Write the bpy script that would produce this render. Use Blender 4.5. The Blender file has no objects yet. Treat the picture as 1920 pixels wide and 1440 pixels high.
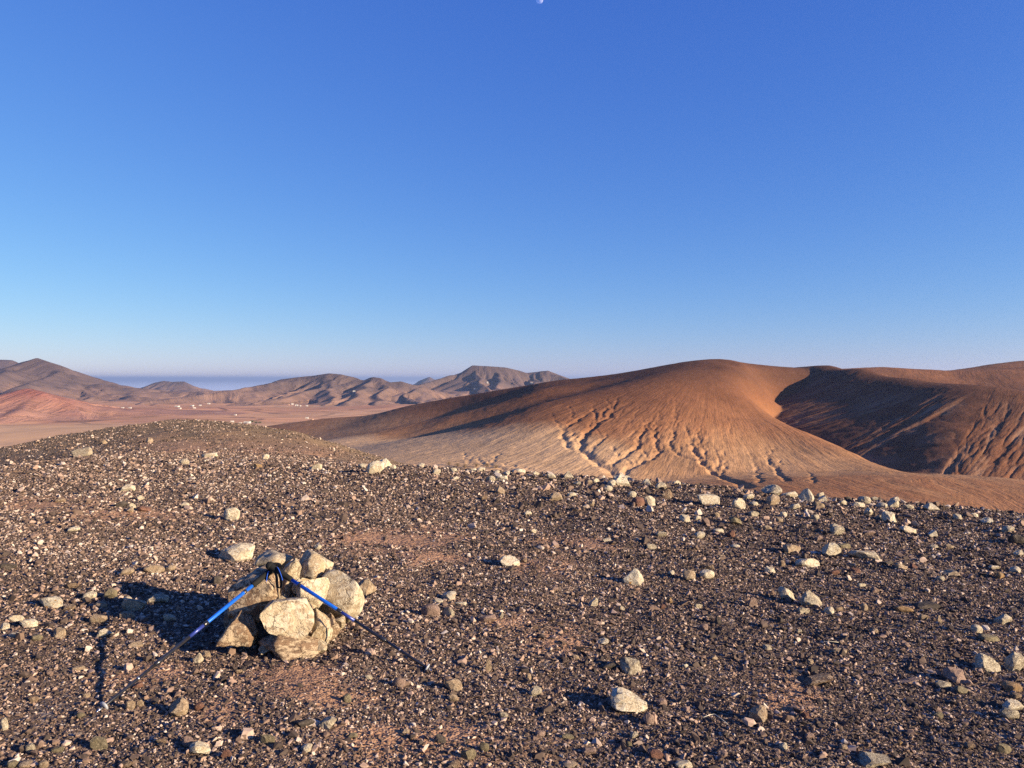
import bpy, bmesh, math, random
import numpy as np
from mathutils import Vector, Matrix, Euler

random.seed(7)
RNG = np.random.default_rng(7)
scene = bpy.context.scene
COL = scene.collection

# ------------------------------------------------------------------ camera
F, CX, CY = 1400.0, 960.0, 720.0       # focal length and centre of the 1920 x 1440 frame
HOR = 710.0                            # row of the eye level
cam_data = bpy.data.cameras.new('camera')
cam_data.sensor_fit = 'HORIZONTAL'
cam_data.sensor_width = 36.0
cam_data.lens = 36.0 * F / 1920.0
cam_data.clip_start = 0.05
cam_data.clip_end = 400000.0
cam = bpy.data.objects.new('camera', cam_data)
COL.objects.link(cam)
cam.location = (0, 0, 0)
cam.rotation_euler = (math.radians(90) - math.atan((CY - HOR) / F), 0, 0)
scene.camera = cam

# ------------------------------------------------------------------ sun and sky
SUN_TRAVEL = Vector((-0.92, 0.39, 0)).normalized()     # the way the light runs over the ground
SUN_EL = math.radians(14.5)
to_sun = Vector((-SUN_TRAVEL.x * math.cos(SUN_EL), -SUN_TRAVEL.y * math.cos(SUN_EL), math.sin(SUN_EL)))
sun_data = bpy.data.lights.new('sun', 'SUN')
sun_data.energy = 5.0
sun_data.angle = math.radians(0.53)
sun_data.color = (1.0, 0.815, 0.565)
sun = bpy.data.objects.new('sun', sun_data)
COL.objects.link(sun)
sun.rotation_euler = (-to_sun).to_track_quat('-Z', 'Y').to_euler()

world = bpy.data.worlds.new('World')
scene.world = world
world.use_nodes = True
wn, wl = world.node_tree.nodes, world.node_tree.links
wn.clear()
w_out = wn.new('ShaderNodeOutputWorld')
w_bg = wn.new('ShaderNodeBackground')
w_sky = wn.new('ShaderNodeTexSky')
w_sky.sky_type = 'NISHITA'
w_sky.sun_disc = False
w_sky.sun_elevation = SUN_EL
w_sky.sun_rotation = math.atan2(to_sun.x, to_sun.y)
w_sky.altitude = 300
w_sky.air_density = 1.0
w_sky.dust_density = 0.0
w_sky.ozone_density = 6.0
# colour response of the camera, the same over the whole dome: each channel a gain and a gamma
w_sep = wn.new('ShaderNodeSeparateColor'); w_com = wn.new('ShaderNodeCombineColor')
UNIT = 0.172
for ch, (gain, gam) in enumerate(((0.98, 1.07), (0.79, 0.91), (0.89, 0.45))):
    m0 = wn.new('ShaderNodeMath'); m0.operation = 'MULTIPLY'; m0.inputs[1].default_value = UNIT
    m1 = wn.new('ShaderNodeMath'); m1.operation = 'POWER'; m1.inputs[1].default_value = gam
    m2 = wn.new('ShaderNodeMath'); m2.operation = 'MULTIPLY'; m2.inputs[1].default_value = gain / UNIT
    wl.new(w_sep.outputs[ch], m0.inputs[0]); wl.new(m0.outputs[0], m1.inputs[0]); wl.new(m1.outputs[0], m2.inputs[0]); wl.new(m2.outputs[0], w_com.inputs[ch])
w_bg.inputs['Strength'].default_value = 0.070
wl.new(w_sky.outputs[0], w_sep.inputs[0])
wl.new(w_com.outputs[0], w_bg.inputs['Color'])
wl.new(w_bg.outputs[0], w_out.inputs['Surface'])

scene.view_settings.view_transform = 'Standard'
scene.view_settings.look = 'None'
scene.view_settings.gamma = 1.0
scene.view_settings.use_curve_mapping = False
scene.view_settings.exposure = 1.3
scene.cycles.use_denoising = False
scene.cycles.max_bounces = 4
scene.cycles.diffuse_bounces = 2
scene.cycles.volume_bounces = 0
scene.cycles.transparent_max_bounces = 8

# ------------------------------------------------------------------ helpers
def tag(o, label=None, cat=None, group=None, kind=None):
    if label: o['label'] = label
    if cat: o['category'] = cat
    if group: o['group'] = group
    if kind: o['kind'] = kind
    return o

def link(o, parent=None):
    COL.objects.link(o)
    if parent is not None:
        o.parent = parent
    return o

def mesh_obj(name, verts, faces, mat=None, parent=None, smooth=True):
    me = bpy.data.meshes.new(name)
    verts = np.asarray(verts, dtype=np.float32)
    faces = np.asarray(faces, dtype=np.int32)
    n, k = faces.shape
    me.vertices.add(len(verts)); me.vertices.foreach_set('co', verts.ravel())
    me.loops.add(n * k); me.loops.foreach_set('vertex_index', faces.ravel())
    me.polygons.add(n)
    me.polygons.foreach_set('loop_start', np.arange(0, n * k, k, dtype=np.int32))
    me.polygons.foreach_set('loop_total', np.full(n, k, dtype=np.int32))
    me.update(calc_edges=True)
    me.polygons.foreach_set('use_smooth', np.full(n, smooth))
    if mat: me.materials.append(mat)
    return link(bpy.data.objects.new(name, me), parent)

def bm_obj(name, bm, mat=None, parent=None, smooth=False):
    me = bpy.data.meshes.new(name)
    bm.to_mesh(me); bm.free()
    for p in me.polygons: p.use_smooth = smooth
    if mat: me.materials.append(mat)
    return link(bpy.data.objects.new(name, me), parent)

def set_attr(ob, name, typ, data):
    a = ob.data.attributes.new(name, typ, 'POINT')
    a.data.foreach_set('vector' if typ == 'FLOAT_VECTOR' else 'value', np.asarray(data, dtype=np.float32).ravel())

def grid_faces(nu, nv):
    i = np.arange(nu * nv).reshape(nv, nu)
    return np.stack([i[:-1, :-1].ravel(), i[:-1, 1:].ravel(), i[1:, 1:].ravel(), i[1:, :-1].ravel()], 1)

_perm = np.random.default_rng(11).permutation(4096)
_ga = np.random.default_rng(12).uniform(0, 2 * np.pi, 4096)
def noise2(x, y, seed=0):
    xi = np.floor(x).astype(np.int64); yi = np.floor(y).astype(np.int64)
    xf = x - xi; yf = y - yi
    u = xf * xf * xf * (xf * (xf * 6 - 15) + 10); v = yf * yf * yf * (yf * (yf * 6 - 15) + 10)
    def g(ix, iy, fx, fy):
        a = _ga[_perm[(_perm[(ix + seed * 57) & 4095] + iy) & 4095]]
        return np.cos(a) * fx + np.sin(a) * fy
    n00 = g(xi, yi, xf, yf); n10 = g(xi + 1, yi, xf - 1, yf)
    n01 = g(xi, yi + 1, xf, yf - 1); n11 = g(xi + 1, yi + 1, xf - 1, yf - 1)
    return 1.5 * ((n00 * (1 - u) + n10 * u) * (1 - v) + (n01 * (1 - u) + n11 * u) * v)

def fbm(x, y, oct=4, seed=0, gain=0.5):
    r = 0; a = 1.0
    for k in range(oct):
        r = r + a * noise2(x * 2.03 ** k, y * 2.03 ** k, seed + k); a *= gain
    return r

def sstep(a, b, x):
    t = np.clip((x - a) / (b - a), 0, 1)
    return t * t * (3 - 2 * t)

def w3(px, py, Y):
    """A point of the place from a column, a row and its distance."""
    return ((px - CX) / F * Y, Y, (HOR - py) / F * Y)

# ------------------------------------------------------------------ material helpers
class Mat:
    def __init__(s, name, rough=0.9, spec=0.2):
        s.m = bpy.data.materials.new(name); s.m.use_nodes = True
        s.t = s.m.node_tree; s.n = s.t.nodes; s.l = s.t.links
        s.b = s.n['Principled BSDF']
        s.b.inputs['Roughness'].default_value = rough
        s.b.inputs['Specular IOR Level'].default_value = spec
    def new(s, typ, **kw):
        n = s.n.new(typ)
        for k, v in kw.items():
            if k in n.inputs.keys(): n.inputs[k].default_value = v
            else: setattr(n, k, v)
        return n
    def put(s, a, b):
        s.l.new(a, b)
    def attr(s, name, kind='GEOMETRY'):
        return s.new('ShaderNodeAttribute', attribute_name=name, attribute_type=kind)
    def noise(s, vec, scale, detail=4, rough=0.55, dist=0.0):
        n = s.new('ShaderNodeTexNoise'); n.inputs['Scale'].default_value = scale
        n.inputs['Detail'].default_value = detail; n.inputs['Roughness'].default_value = rough
        n.inputs['Distortion'].default_value = dist
        if vec is not None: s.put(vec, n.inputs['Vector'])
        return n.outputs['Fac']
    def ramp(s, fac, stops, mode='LINEAR'):
        r = s.new('ShaderNodeValToRGB'); cr = r.color_ramp; cr.interpolation = mode
        while len(cr.elements) > 1: cr.elements.remove(cr.elements[-1])
        for i, (p, c) in enumerate(stops):
            e = cr.elements[0] if i == 0 else cr.elements.new(p)
            e.position = p
            e.color = (c, c, c, 1) if isinstance(c, (int, float)) else (*c, 1)
        s.put(fac, r.inputs[0])
        return r.outputs[0]
    def mix(s, fac, a, b, mode='MIX'):
        n = s.new('ShaderNodeMix', data_type='RGBA', blend_type=mode)
        for sock, v in ((0, fac), (6, a), (7, b)):
            if isinstance(v, (int, float)): n.inputs[sock].default_value = v
            elif isinstance(v, tuple): n.inputs[sock].default_value = (*v, 1)
            else: s.put(v, n.inputs[sock])
        return n.outputs[2]
    def math(s, op, a, b=0.0, c=0.0, clamp=False):
        n = s.new('ShaderNodeMath', operation=op, use_clamp=clamp)
        for i, v in enumerate((a, b, c)):
            if isinstance(v, (int, float)): n.inputs[i].default_value = v
            else: s.put(v, n.inputs[i])
        return n.outputs[0]
    def vmul(s, vec, v3):
        n = s.new('ShaderNodeVectorMath', operation='MULTIPLY'); s.put(vec, n.inputs[0]); n.inputs[1].default_value = v3
        return n.outputs[0]
    def bump(s, h, dist, strength=1.0, prev=None):
        n = s.new('ShaderNodeBump'); n.inputs['Distance'].default_value = dist; n.inputs['Strength'].default_value = strength
        s.put(h, n.inputs['Height'])
        if prev is not None: s.put(prev, n.inputs['Normal'])
        s.put(n.outputs[0], s.b.inputs['Normal'])
        return n.outputs[0]
    def color(s, c):
        if isinstance(c, tuple): s.b.inputs['Base Color'].default_value = (*c, 1)
        else: s.put(c, s.b.inputs['Base Color'])
    def pos(s):
        return s.new('ShaderNodeNewGeometry').outputs['Position']
    def obj(s):
        return s.new('ShaderNodeTexCoord').outputs['Object']
# ------------------------------------------------------------------ near hilltop: height function
def tps_fit(P, z):
    n = len(P)
    d = np.linalg.norm(P[:, None] - P[None], axis=2)
    K = np.where(d > 0, d * d * np.log(d + 1e-12), 0) + np.eye(n) * 1e-3
    A = np.zeros((n + 3, n + 3)); A[:n, :n] = K
    A[:n, n] = 1; A[:n, n + 1:] = P; A[n, :n] = 1; A[n + 1:, :n] = P.T
    return P, np.linalg.solve(A, np.concatenate([z, np.zeros(3)]))
def tps_eval(fit, x, y):
    P, w = fit
    r = w[-3] + w[-2] * x + w[-1] * y
    for (px, py), c in zip(P, w[:-3]):
        d2 = (x - px) ** 2 + (y - py) ** 2
        r = r + c * 0.5 * d2 * np.log(d2 + 1e-12)
    return r

def plane_z(x, y): return -1.6 - 0.05 * x
_pts = []
for (x, y) in ((-6, 0), (0, 0), (6, 0), (-6, -10), (0, -10), (8, -10), (-3, 3), (0, 3), (3, 3), (-4, 5.5), (0, 5.5), (4.2, 5.5), (-4.5, 8), (0, 8.3), (5.5, 8), (8, 4), (2.5, 8.5), (-2.5, 8.5)):
    _pts.append((x, y, plane_z(x, y)))
for (px, py, Y) in ((1920, 966, 10.8), (1700, 948, 11.2), (1500, 931, 11.7), (1300, 912, 12.2), (1100, 896, 12.6), (900, 884, 12.8), (740, 875, 12.8),
                    (300, 868, 12), (500, 870, 12.5), (100, 872, 12.5), (0, 855, 21), (-150, 905, 17), (130, 816, 30), (200, 804, 34), (280, 794, 39), (370, 790, 41),
                    (450, 796, 38), (530, 808, 34), (600, 826, 29), (650, 841, 25), (690, 859, 20), (300, 832, 19), (300, 807, 28), (480, 832, 20), (150, 838, 21)):
    _pts.append(w3(px, py, Y))
for (x, y, z) in ((0, 17, -2.9), (3, 17, -3.4), (6.5, 16, -3.7), (9.5, 14, -3.4), (-1.2, 17, -2.6), (0, 24, -5.4), (8, 24, -6.6), (-3, 30, -5.2), (-7, 46, -5.2),
                  (-17, 60, -7), (-28, 46, -5.6), (-27, 30, -4.9), (-22, 18, -3.6), (-30, 10, -4.5), (16, 12, -4.6), (20, 0, -4.8), (-35, -5, -5), (-10, 80, -15), (-45, 70, -16), (30, 30, -13)):
    _pts.append((x, y, z))
_pts = np.array(_pts)
GROUND_FIT = tps_fit(_pts[:, :2], _pts[:, 2])

def ground_smooth(x, y):
    z = tps_eval(GROUND_FIT, x, y)
    d = np.hypot(x + 6, y - 20)
    return z - 0.34 * np.maximum(0, d - 58) + 0.0 * d
def ground_fn(x, y):
    z = ground_smooth(x, y)
    z = z + 0.035 * fbm(x * 0.55, y * 0.55, 3, 3) + 0.012 * fbm(x * 2.6, y * 2.6, 3, 9)
    far = sstep(14, 30, np.hypot(x, y))
    return z + far * 0.06 * fbm(x * 0.35, y * 0.35, 3, 21)

def axis(segs):
    out = [segs[0][0]]
    for a, b, s0, s1 in segs:
        t = a
        while t < b - 1e-9:
            f = (t - a) / (b - a)
            t += s0 + (s1 - s0) * f
            out.append(min(t, b))
    return np.array(out)
gx = axis([(-240, -60, 14, 3), (-60, -8.5, 2.0, 0.09), (-8.5, 9, 0.06, 0.06), (9, 60, 0.09, 2.5), (60, 240, 3, 14)])
gy = axis([(-60, 1.5, 5, 0.06), (1.5, 15, 0.055, 0.06), (15, 60, 0.07, 0.9), (60, 260, 1.2, 12)])
GX, GY = np.meshgrid(gx, gy)
GZ = ground_fn(GX, GY)

def bilin(xs, ys, Z, x, y):
    x = np.clip(x, xs[0], xs[-1] - 1e-6); y = np.clip(y, ys[0], ys[-1] - 1e-6)
    i = np.clip(np.searchsorted(xs, x, 'right') - 1, 0, len(xs) - 2); j = np.clip(np.searchsorted(ys, y, 'right') - 1, 0, len(ys) - 2)
    u = (x - xs[i]) / (xs[i + 1] - xs[i]); v = (y - ys[j]) / (ys[j + 1] - ys[j])
    return (Z[j, i] * (1 - u) + Z[j, i + 1] * u) * (1 - v) + (Z[j + 1, i] * (1 - u) + Z[j + 1, i + 1] * u) * v
def gz(x, y):
    return bilin(gx, gy, GZ, np.asarray(x, float), np.asarray(y, float))
def hit(px, py, y0=1.8, y1=60.0):
    """Where the line of sight through a column and row first meets the hilltop."""
    Y = np.concatenate([np.linspace(y0, 20, 1800), np.linspace(20.05, y1, 800)])
    d = (HOR - py) / F * Y - gz((px - CX) / F * Y, Y)
    k = np.nonzero(d < 0)[0]
    if len(k) == 0:
        k = [int(np.argmin(d[:2000]))]
    return (px - CX) / F * Y[k[0]], Y[k[0]]

# bare sandy spots among the gravel: (column, row, half width, half height, strength)
SAND_SPOTS = [(750, 1015, 85, 20, 1.0), (820, 1050, 60, 14, .8), (560, 1277, 90, 22, 1.0), (620, 1310, 60, 16, .8), (640, 1150, 40, 30, .5), (700, 1395, 70, 26, .6), (1075, 1020, 60, 10, .7),
              (1030, 1200, 50, 18, .7), (970, 1165, 45, 12, .6), (1000, 1060, 80, 20, .4), (190, 1265, 60, 20, .45), (290, 1265, 60, 18, .5), (1480, 1310, 60, 30, .5), (80, 945, 90, 14, .6),
              (250, 965, 90, 10, .6), (340, 838, 50, 14, .9), (290, 815, 30, 14, .9), (550, 835, 120, 16, .8), (470, 815, 80, 12, .7), (840, 1380, 60, 20, .4), (430, 1330, 60, 30, .3)]
def sand_amount(x, y, z):
    px = CX + F * x / np.maximum(y, .3); py = HOR - F * z / np.maximum(y, .3)
    s = np.zeros_like(x)
    for (a, b, w, h, k) in SAND_SPOTS:
        s = np.maximum(s, 1.25 * k * np.exp(-((px - a) / (1.2 * w)) ** 2 - ((py - b) / (1.2 * h)) ** 2))
    s = np.where(y > 0.5, s, 0)
    return np.clip(s * (1 + 0.9 * fbm(x * 3.1, y * 3.1, 3, 40)) + 0.26 * fbm(x * 0.8, y * 0.8, 4, 31), 0, 1)

# ------------------------------------------------------------------ hills: ridges with flanks that ease into the valley floor
def base_z(x, y):
    left = sstep(-80, -620, x + 0.28 * (y - 800))
    far = sstep(1350, 2400, y)
    return -73 - 9 * sstep(250, -150, x) - 12 * sstep(210, 330, x) - 95 * np.maximum(left, far * 0.9)

def ridge_eval(x, y, pts, slope, zb, r0=22.0, p=1.35, tail=1.0):
    """pts: rows of x, y, z. slope: (left, right) of the walking direction. Returns height and the nearest ridge point."""
    best = np.full(x.shape, 1e18); zr = np.zeros_like(x); qx = np.zeros_like(x); qy = np.zeros_like(x); side = np.zeros_like(x)
    for (a, b) in zip(pts[:-1], pts[1:]):
        dx, dy = b[0] - a[0], b[1] - a[1]
        t = np.clip(((x - a[0]) * dx + (y - a[1]) * dy) / (dx * dx + dy * dy), 0, 1)
        cx, cy = a[0] + t * dx, a[1] + t * dy
        d = (x - cx) ** 2 + (y - cy) ** 2
        m = d < best
        best = np.where(m, d, best); zr = np.where(m, a[2] + t * (b[2] - a[2]), zr)
        qx = np.where(m, cx, qx); qy = np.where(m, cy, qy)
        cr = (dx * (y - cy) - dy * (x - cx)) / (math.hypot(dx, dy) * (np.sqrt(d) + 1e-6))
        side = np.where(m, cr, side)
    d = np.sqrt(best)
    d = np.sqrt(d * d + r0 * r0) - r0
    s = slope[0] * (0.5 + 0.5 * side) + slope[1] * (0.5 - 0.5 * side)
    H = np.maximum(zr - zb, 1.0)
    return zb + H * np.exp(-(d * s / H) ** p), qx, qy, d

def smax(a, b, k):
    h = np.clip(0.5 + 0.5 * (a - b) / k, 0, 1)
    return b * (1 - h) + a * h + k * h * (1 - h)

def R(*rows): return np.array([w3(*r) for r in rows])
# control columns of the big hill, from its foot to its skyline: column -> (row, distance)
HILL_COLUMNS = {
    640: [(868, 640), (850, 740), (828, 860), (820, 960), (800, 1150), (783, 1330)],
    760: [(872, 580), (845, 670), (824, 760), (813, 890), (799, 925), (794, 1050), (775, 1110), (762, 1180)],
    840: [(876, 560), (846, 640), (814, 735), (804, 870), (786, 900), (779, 1040), (762, 1085), (749, 1125)],
    920: [(880, 545), (845, 620), (801, 710), (788, 855), (769, 888), (762, 1010), (747, 1050), (736, 1085)],
    1015: [(886, 535), (845, 605), (800, 670), (758, 755), (747, 880), (732, 908), (728, 995), (720, 1025)],
    1100: [(894, 525), (850, 590), (805, 655), (765, 720), (736, 800), (730, 890), (720, 915), (717, 970), (711, 995)],
    1180: [(899, 525), (850, 590), (800, 660), (750, 740), (717, 830), (710, 905), (700, 965)],
    1250: [(904, 525), (850, 595), (800, 665), (750, 740), (715, 810), (699, 865), (693, 915), (689, 940)],
    1330: [(908, 525), (870, 570), (830, 630), (785, 700), (740, 780), (706, 850), (689, 895), (681, 925)],
    1400: [(912, 525), (880, 570), (830, 650), (780, 735), (738, 820), (708, 880), (688, 940)],
    1450: [(914, 520), (885, 565), (835, 650), (790, 725)],
    1500: [(912, 520), (880, 570), (840, 640)],
    1600: [(908, 520), (885, 560), (862, 605)],
}
SPUR = [(1430, 768, 775), (1465, 790, 740), (1500, 806, 712), (1535, 820, 685), (1570, 835, 655), (1605, 851, 628), (1640, 868, 600), (1690, 884, 570), (1740, 897, 545)]
_hp = []
for c, rows in HILL_COLUMNS.items():
    for (r, Y) in rows: _hp.append(w3(c, r, Y))
    if c < 1450:
        x, y, z = w3(c, *rows[-1]); _hp.append((x + 20, y + 240, z - 55))
for p in SPUR:
    x, y, z = w3(*p); _hp.append((x, y, z)); _hp.append((x + 34, y + 40, z - 26))
for p in ((1445, 772, 850), (1450, 742, 930), (1520, 770, 900)): x, y, z = w3(*p); _hp.append((x, y, z - 6))
_hp += [w3(1372, 683, 940), w3(1400, 685, 975), w3(1440, 688, 1010), w3(1500, 691, 1060)]
for p in ((560, 800, 1450), (560, 835, 1000), (420, 832, 1650)): _hp.append(w3(*p))
_hp += [(-420, 650, -92), (-520, 900, -118), (-900, 1500, -172), (-250, 450, -84), (0, 430, -76), (250, 430, -75), (420, 420, -76), (500, 560, -80), (480, 800, -70), (450, 1200, -40), (-600, 2200, -190), (200, 1500, -80)]
_hp = np.array(_hp)
HILL_FIT = tps_fit(_hp[:, :2] / 100.0, _hp[:, 2])
# the hill on the right: one broad face falling to the valley on its left
def face_y(c, r): return 218.0 / ((r - 710) / F + .29 * (c - CX) / F + .10)
_rp = []
RIGHT_CREST = []
for c, rows in {1400: (740, 710, 686), 1430: (762, 725, 687), 1500: (803, 765, 725, 689), 1570: (835, 790, 740, 689), 1640: (868, 820, 770, 730, 697), 1700: (885, 840, 790, 745, 709), 1795: (905, 860, 810, 760, 722)}.items():
    for r in rows: _rp.append(w3(c, r, face_y(c, r)))
    RIGHT_CREST.append(w3(c, rows[-1], face_y(c, rows[-1])))
for c, rows in {1860: ((908, 520), (865, 565), (815, 625), (765, 690), (727, 745)), 1920: ((911, 520), (868, 562), (820, 612), (775, 668), (734, 728)), 2050: ((915, 515), (840, 590), (762, 690)), 2250: ((915, 500), (800, 640))}.items():
    for (r, Y) in rows: _rp.append(w3(c, r, Y))
    RIGHT_CREST.append(w3(c, *rows[-1]))
RIGHT_CREST = np.array(RIGHT_CREST)
for (x, y, z) in RIGHT_CREST: _rp.append((x + 50, y + 150, z - 42))
_rp += [(250, 480, -95), (420, 440, -100), (650, 430, -100), (150, 700, -110), (200, 900, -70)]
_rp = np.array(_rp)
RIGHT_FIT = tps_fit(_rp[:, :2] / 100.0, _rp[:, 2])
# ridges farther back, and the low rise across the valley
HILL_RIDGES = [
    (R((1560, 692, 1400), (1650, 688, 1420), (1760, 695, 1400), (1850, 693, 1380), (1960, 685, 1380), (2200, 690, 1350)), (.30, .30), 24, 1.4),
    (R((1800, 694, 1700), (1840, 688, 1720), (1920, 676, 1750), (2100, 672, 1800)), (.30, .30), 24, 1.4),
    (R((1380, 922, 440), (1480, 911, 450), (1600, 904, 455), (1700, 901, 460), (1920, 913, 450), (2200, 935, 430)), (.13, .13), 20, 1.6),
]
# gullies cut into the front of the hill: (depth, half width, columns and rows)
GULLIES = [
    (7, 13, [(1185, 755), (1150, 772), (1122, 792), (1100, 812), (1085, 835), (1105, 858), (1140, 880), (1168, 897)]),
    (4, 8, [(1120, 768), (1080, 790), (1056, 806), (1053, 820), (1066, 836), (1085, 845)]),
    (3, 7, [(1150, 805), (1130, 825), (1100, 848)]),
    (5, 8, [(1228, 780), (1215, 798), (1204, 810), (1196, 832), (1185, 845), (1160, 862), (1128, 874)]),
    (5, 8, [(1240, 775), (1232, 795), (1228, 815), (1232, 835), (1238, 847), (1220, 860), (1185, 876), (1165, 890)]),
    (4, 7, [(1262, 790), (1262, 815), (1258, 838), (1268, 852), (1300, 862)]),
    (7, 11, [(1290, 805), (1296, 825), (1303, 845), (1318, 868), (1350, 892), (1400, 914)]),
    (3, 6, [(1312, 800), (1312, 825), (1320, 845), (1330, 862)]),
    (4, 7, [(1342, 845), (1352, 860), (1345, 872), (1335, 882)]),
    (4, 7, [(1432, 840), (1440, 862), (1455, 880), (1475, 902)]),
    (3, 6, [(1412, 862), (1420, 880), (1424, 905)]),
    (2, 5, [(1515, 880), (1522, 895), (1526, 905)]),
    (2, 6, [(1268, 745), (1266, 765), (1264, 790)]),
    (4, 9, [(840, 866), (880, 870), (920, 874), (960, 884)]),
    (3, 6, [(895, 858), (905, 868), (918, 876)]),
    (3, 6, [(930, 866), (950, 872), (1000, 880)]),
]

az = np.linspace(-50, 50, 960)
hu = np.tan(np.radians(az))
hu = np.concatenate([np.linspace(-1.1, -0.42, 70, endpoint=False), np.linspace(-0.42, 0.80, 830), np.linspace(0.80, 1.2, 30)[1:]])
hy = np.concatenate([np.linspace(230, 420, 40, endpoint=False), np.linspace(420, 1000, 330, endpoint=False), np.geomspace(1000, 2400, 110)])
HU, HY = np.meshgrid(hu, hy)
HX = HU * HY
def hill_height(x, y):
    wx = x + 12 * fbm(x * 0.007, y * 0.007, 3, 51); wy = y + 12 * fbm(x * 0.007, y * 0.007, 3, 61)
    zb = base_z(x, y)
    h = zb + 0.8 * fbm(x * 0.008, y * 0.008, 3, 5)
    main = tps_eval(HILL_FIT, x / 100.0, y / 100.0)
    main = np.where(y > 1700, main - (y - 1700) * .3, main)
    # fall lines of the big hill run away from its summit
    sx, sy = w3(1330, 678, 925)[:2]
    ang = np.arctan2(y - sy, x - sx)
    rad = np.hypot(x - sx, y - sy); qx, qy = 300 * np.cos(ang) + .10 * (x - sx), 300 * np.sin(ang) + .10 * (y - sy)
    dd = rad * .3
    rough = .15 * sstep(90, 300, rad) * (1 - .75 * sstep(60, -60, x))
    h = smax(main, h, 5.0)
    right = tps_eval(RIGHT_FIT, x / 100.0, y / 100.0)
    right = right - .5 * np.maximum(0, 215 - x - .0 * y) - .3 * np.maximum(0, 330 - x) * sstep(1150, 1400, y)
    right = np.where(y > 1350, right - (y - 1350) * .3, right)
    _, ax, ay, d = ridge_eval(x, y, RIGHT_CREST, (.4, .4), zb - 1000, 1.0, 1.2)
    m = right > h
    qx = np.where(m, ax + (x - ax) * .13, qx); qy = np.where(m, ay + (y - ay) * .13, qy); dd = np.where(m, d, dd); rough = np.where(m, 1.0, rough)
    h = smax(right, h, 3.0)
    for (pts, sl, r0, p) in HILL_RIDGES:
        hr, ax, ay, d = ridge_eval(wx, wy, pts, sl, zb, r0, p)
        m = hr > h
        qx = np.where(m, ax + (x - ax) * .13, qx); qy = np.where(m, ay + (y - ay) * .13, qy); dd = np.where(m, d, dd)
        rough = np.where(m, 0.3, rough)
        h = smax(hr, h, 2.5)
    return h, zb, qx, qy, dd, rough
HZ, HB, QX, QY, HD, HR = hill_height(HX, HY)
onf = sstep(15, 70, HD) * sstep(1.5, 14, HZ - HB) * HR
def vee(f, sd): return np.clip(1 - np.abs(noise2(QX * f, QY * f, sd)) * 2.4, 0, 1)
RILL = 1.1 * vee(.040, 71) ** 1.7 + 1.0 * vee(.10, 73) ** 1.8 + .5 * vee(.25, 75) ** 1.5
RILL = RILL * (1 - .45 * sstep(380, 460, HX) * sstep(900, 700, HY))
HZ = HZ - onf * RILL
HZ = HZ + 0.22 * fbm(HX * 0.09, HY * 0.09, 4, 81)

def hill_hit(px, py):
    u = (px - CX) / F
    i = int(np.clip(np.searchsorted(hu, u), 1, len(hu) - 1))
    col = HZ0[:, i - 1] + (HZ0[:, i] - HZ0[:, i - 1]) * (u - hu[i - 1]) / (hu[i] - hu[i - 1])
    d = (HOR - py) / F * hy - col
    k = np.nonzero(d[30:] < 0)[0]
    k = (k[0] + 30) if len(k) else int(np.argmin(d))
    return u * hy[k], hy[k]
HZ0 = HZ.copy()
CUT = np.zeros_like(HZ)
_br = random.Random(3)
for (dep, wid, pts) in list(GULLIES):
    for (c0, r0) in pts[1:-1]:
        for sgn in (-1, 1):
            if _br.random() < .75:
                l = _br.uniform(14, 34); lean = sgn * _br.uniform(.35, .9)
                GULLIES.append((dep * .45, wid * .5, [(c0 + lean * l * .9, r0 - l), (c0 + lean * l * .55, r0 - l * .6), (c0 + lean * l * .2, r0 - l * .22), (c0, r0)]))
for k in range(18):
    c0 = _br.uniform(1130, 1420); r0 = 780 + (c0 - 1130) * .16 + _br.uniform(-6, 50); l = _br.uniform(18, 44); dr = (c0 - 1330) * .0035
    GULLIES.append((1.3, 3.6, [(c0 - dr * l, r0 - l), (c0 - dr * l * .5 + _br.uniform(-2, 2), r0 - l * .5), (c0, r0)]))
for gi, (dep, wid, pts) in enumerate(GULLIES):
    P = [hill_hit(*p) for p in pts]
    # resample with a little wander
    Q = []
    for (a, b) in zip(P[:-1], P[1:]):
        n = max(2, int(math.hypot(b[0] - a[0], b[1] - a[1]) / 5))
        for k in range(n):
            t = k / n
            Q.append((a[0] + (b[0] - a[0]) * t + random.uniform(-1.9, 1.9), a[1] + (b[1] - a[1]) * t + random.uniform(-1.9, 1.9)))
    Q.append(P[-1])
    xs = [p[0] for p in Q]; ys = [p[1] for p in Q]
    m = (HX > min(xs) - 30) & (HX < max(xs) + 30) & (HY > min(ys) - 30) & (HY < max(ys) + 30)
    x, y = HX[m], HY[m]
    best = np.full(x.shape, 1e9); along = np.zeros_like(x)
    for k, (a, b) in enumerate(zip(Q[:-1], Q[1:])):
        dx, dy = b[0] - a[0], b[1] - a[1]
        t = np.clip(((x - a[0]) * dx + (y - a[1]) * dy) / (dx * dx + dy * dy + 1e-9), 0, 1)
        d = np.hypot(x - a[0] - t * dx, y - a[1] - t * dy)
        mm = d < best
        best = np.where(mm, d, best); along = np.where(mm, (k + t) / (len(Q) - 1), along)
    best = best + 1.5 * noise2(x * 0.12, y * 0.12, 90 + gi) + 0.8 * noise2(x * 0.35, y * 0.35, 190 + gi)
    prof = np.clip(1 - np.maximum(best, 0) / (wid * (.22 + .36 * along)), 0, 1) ** 1.25
    env = sstep(0, 0.35, along) * 0.85 + 0.15
    CUT[m] = np.maximum(CUT[m], 0.34 * dep * prof * env)
HZ = HZ - CUT

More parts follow.
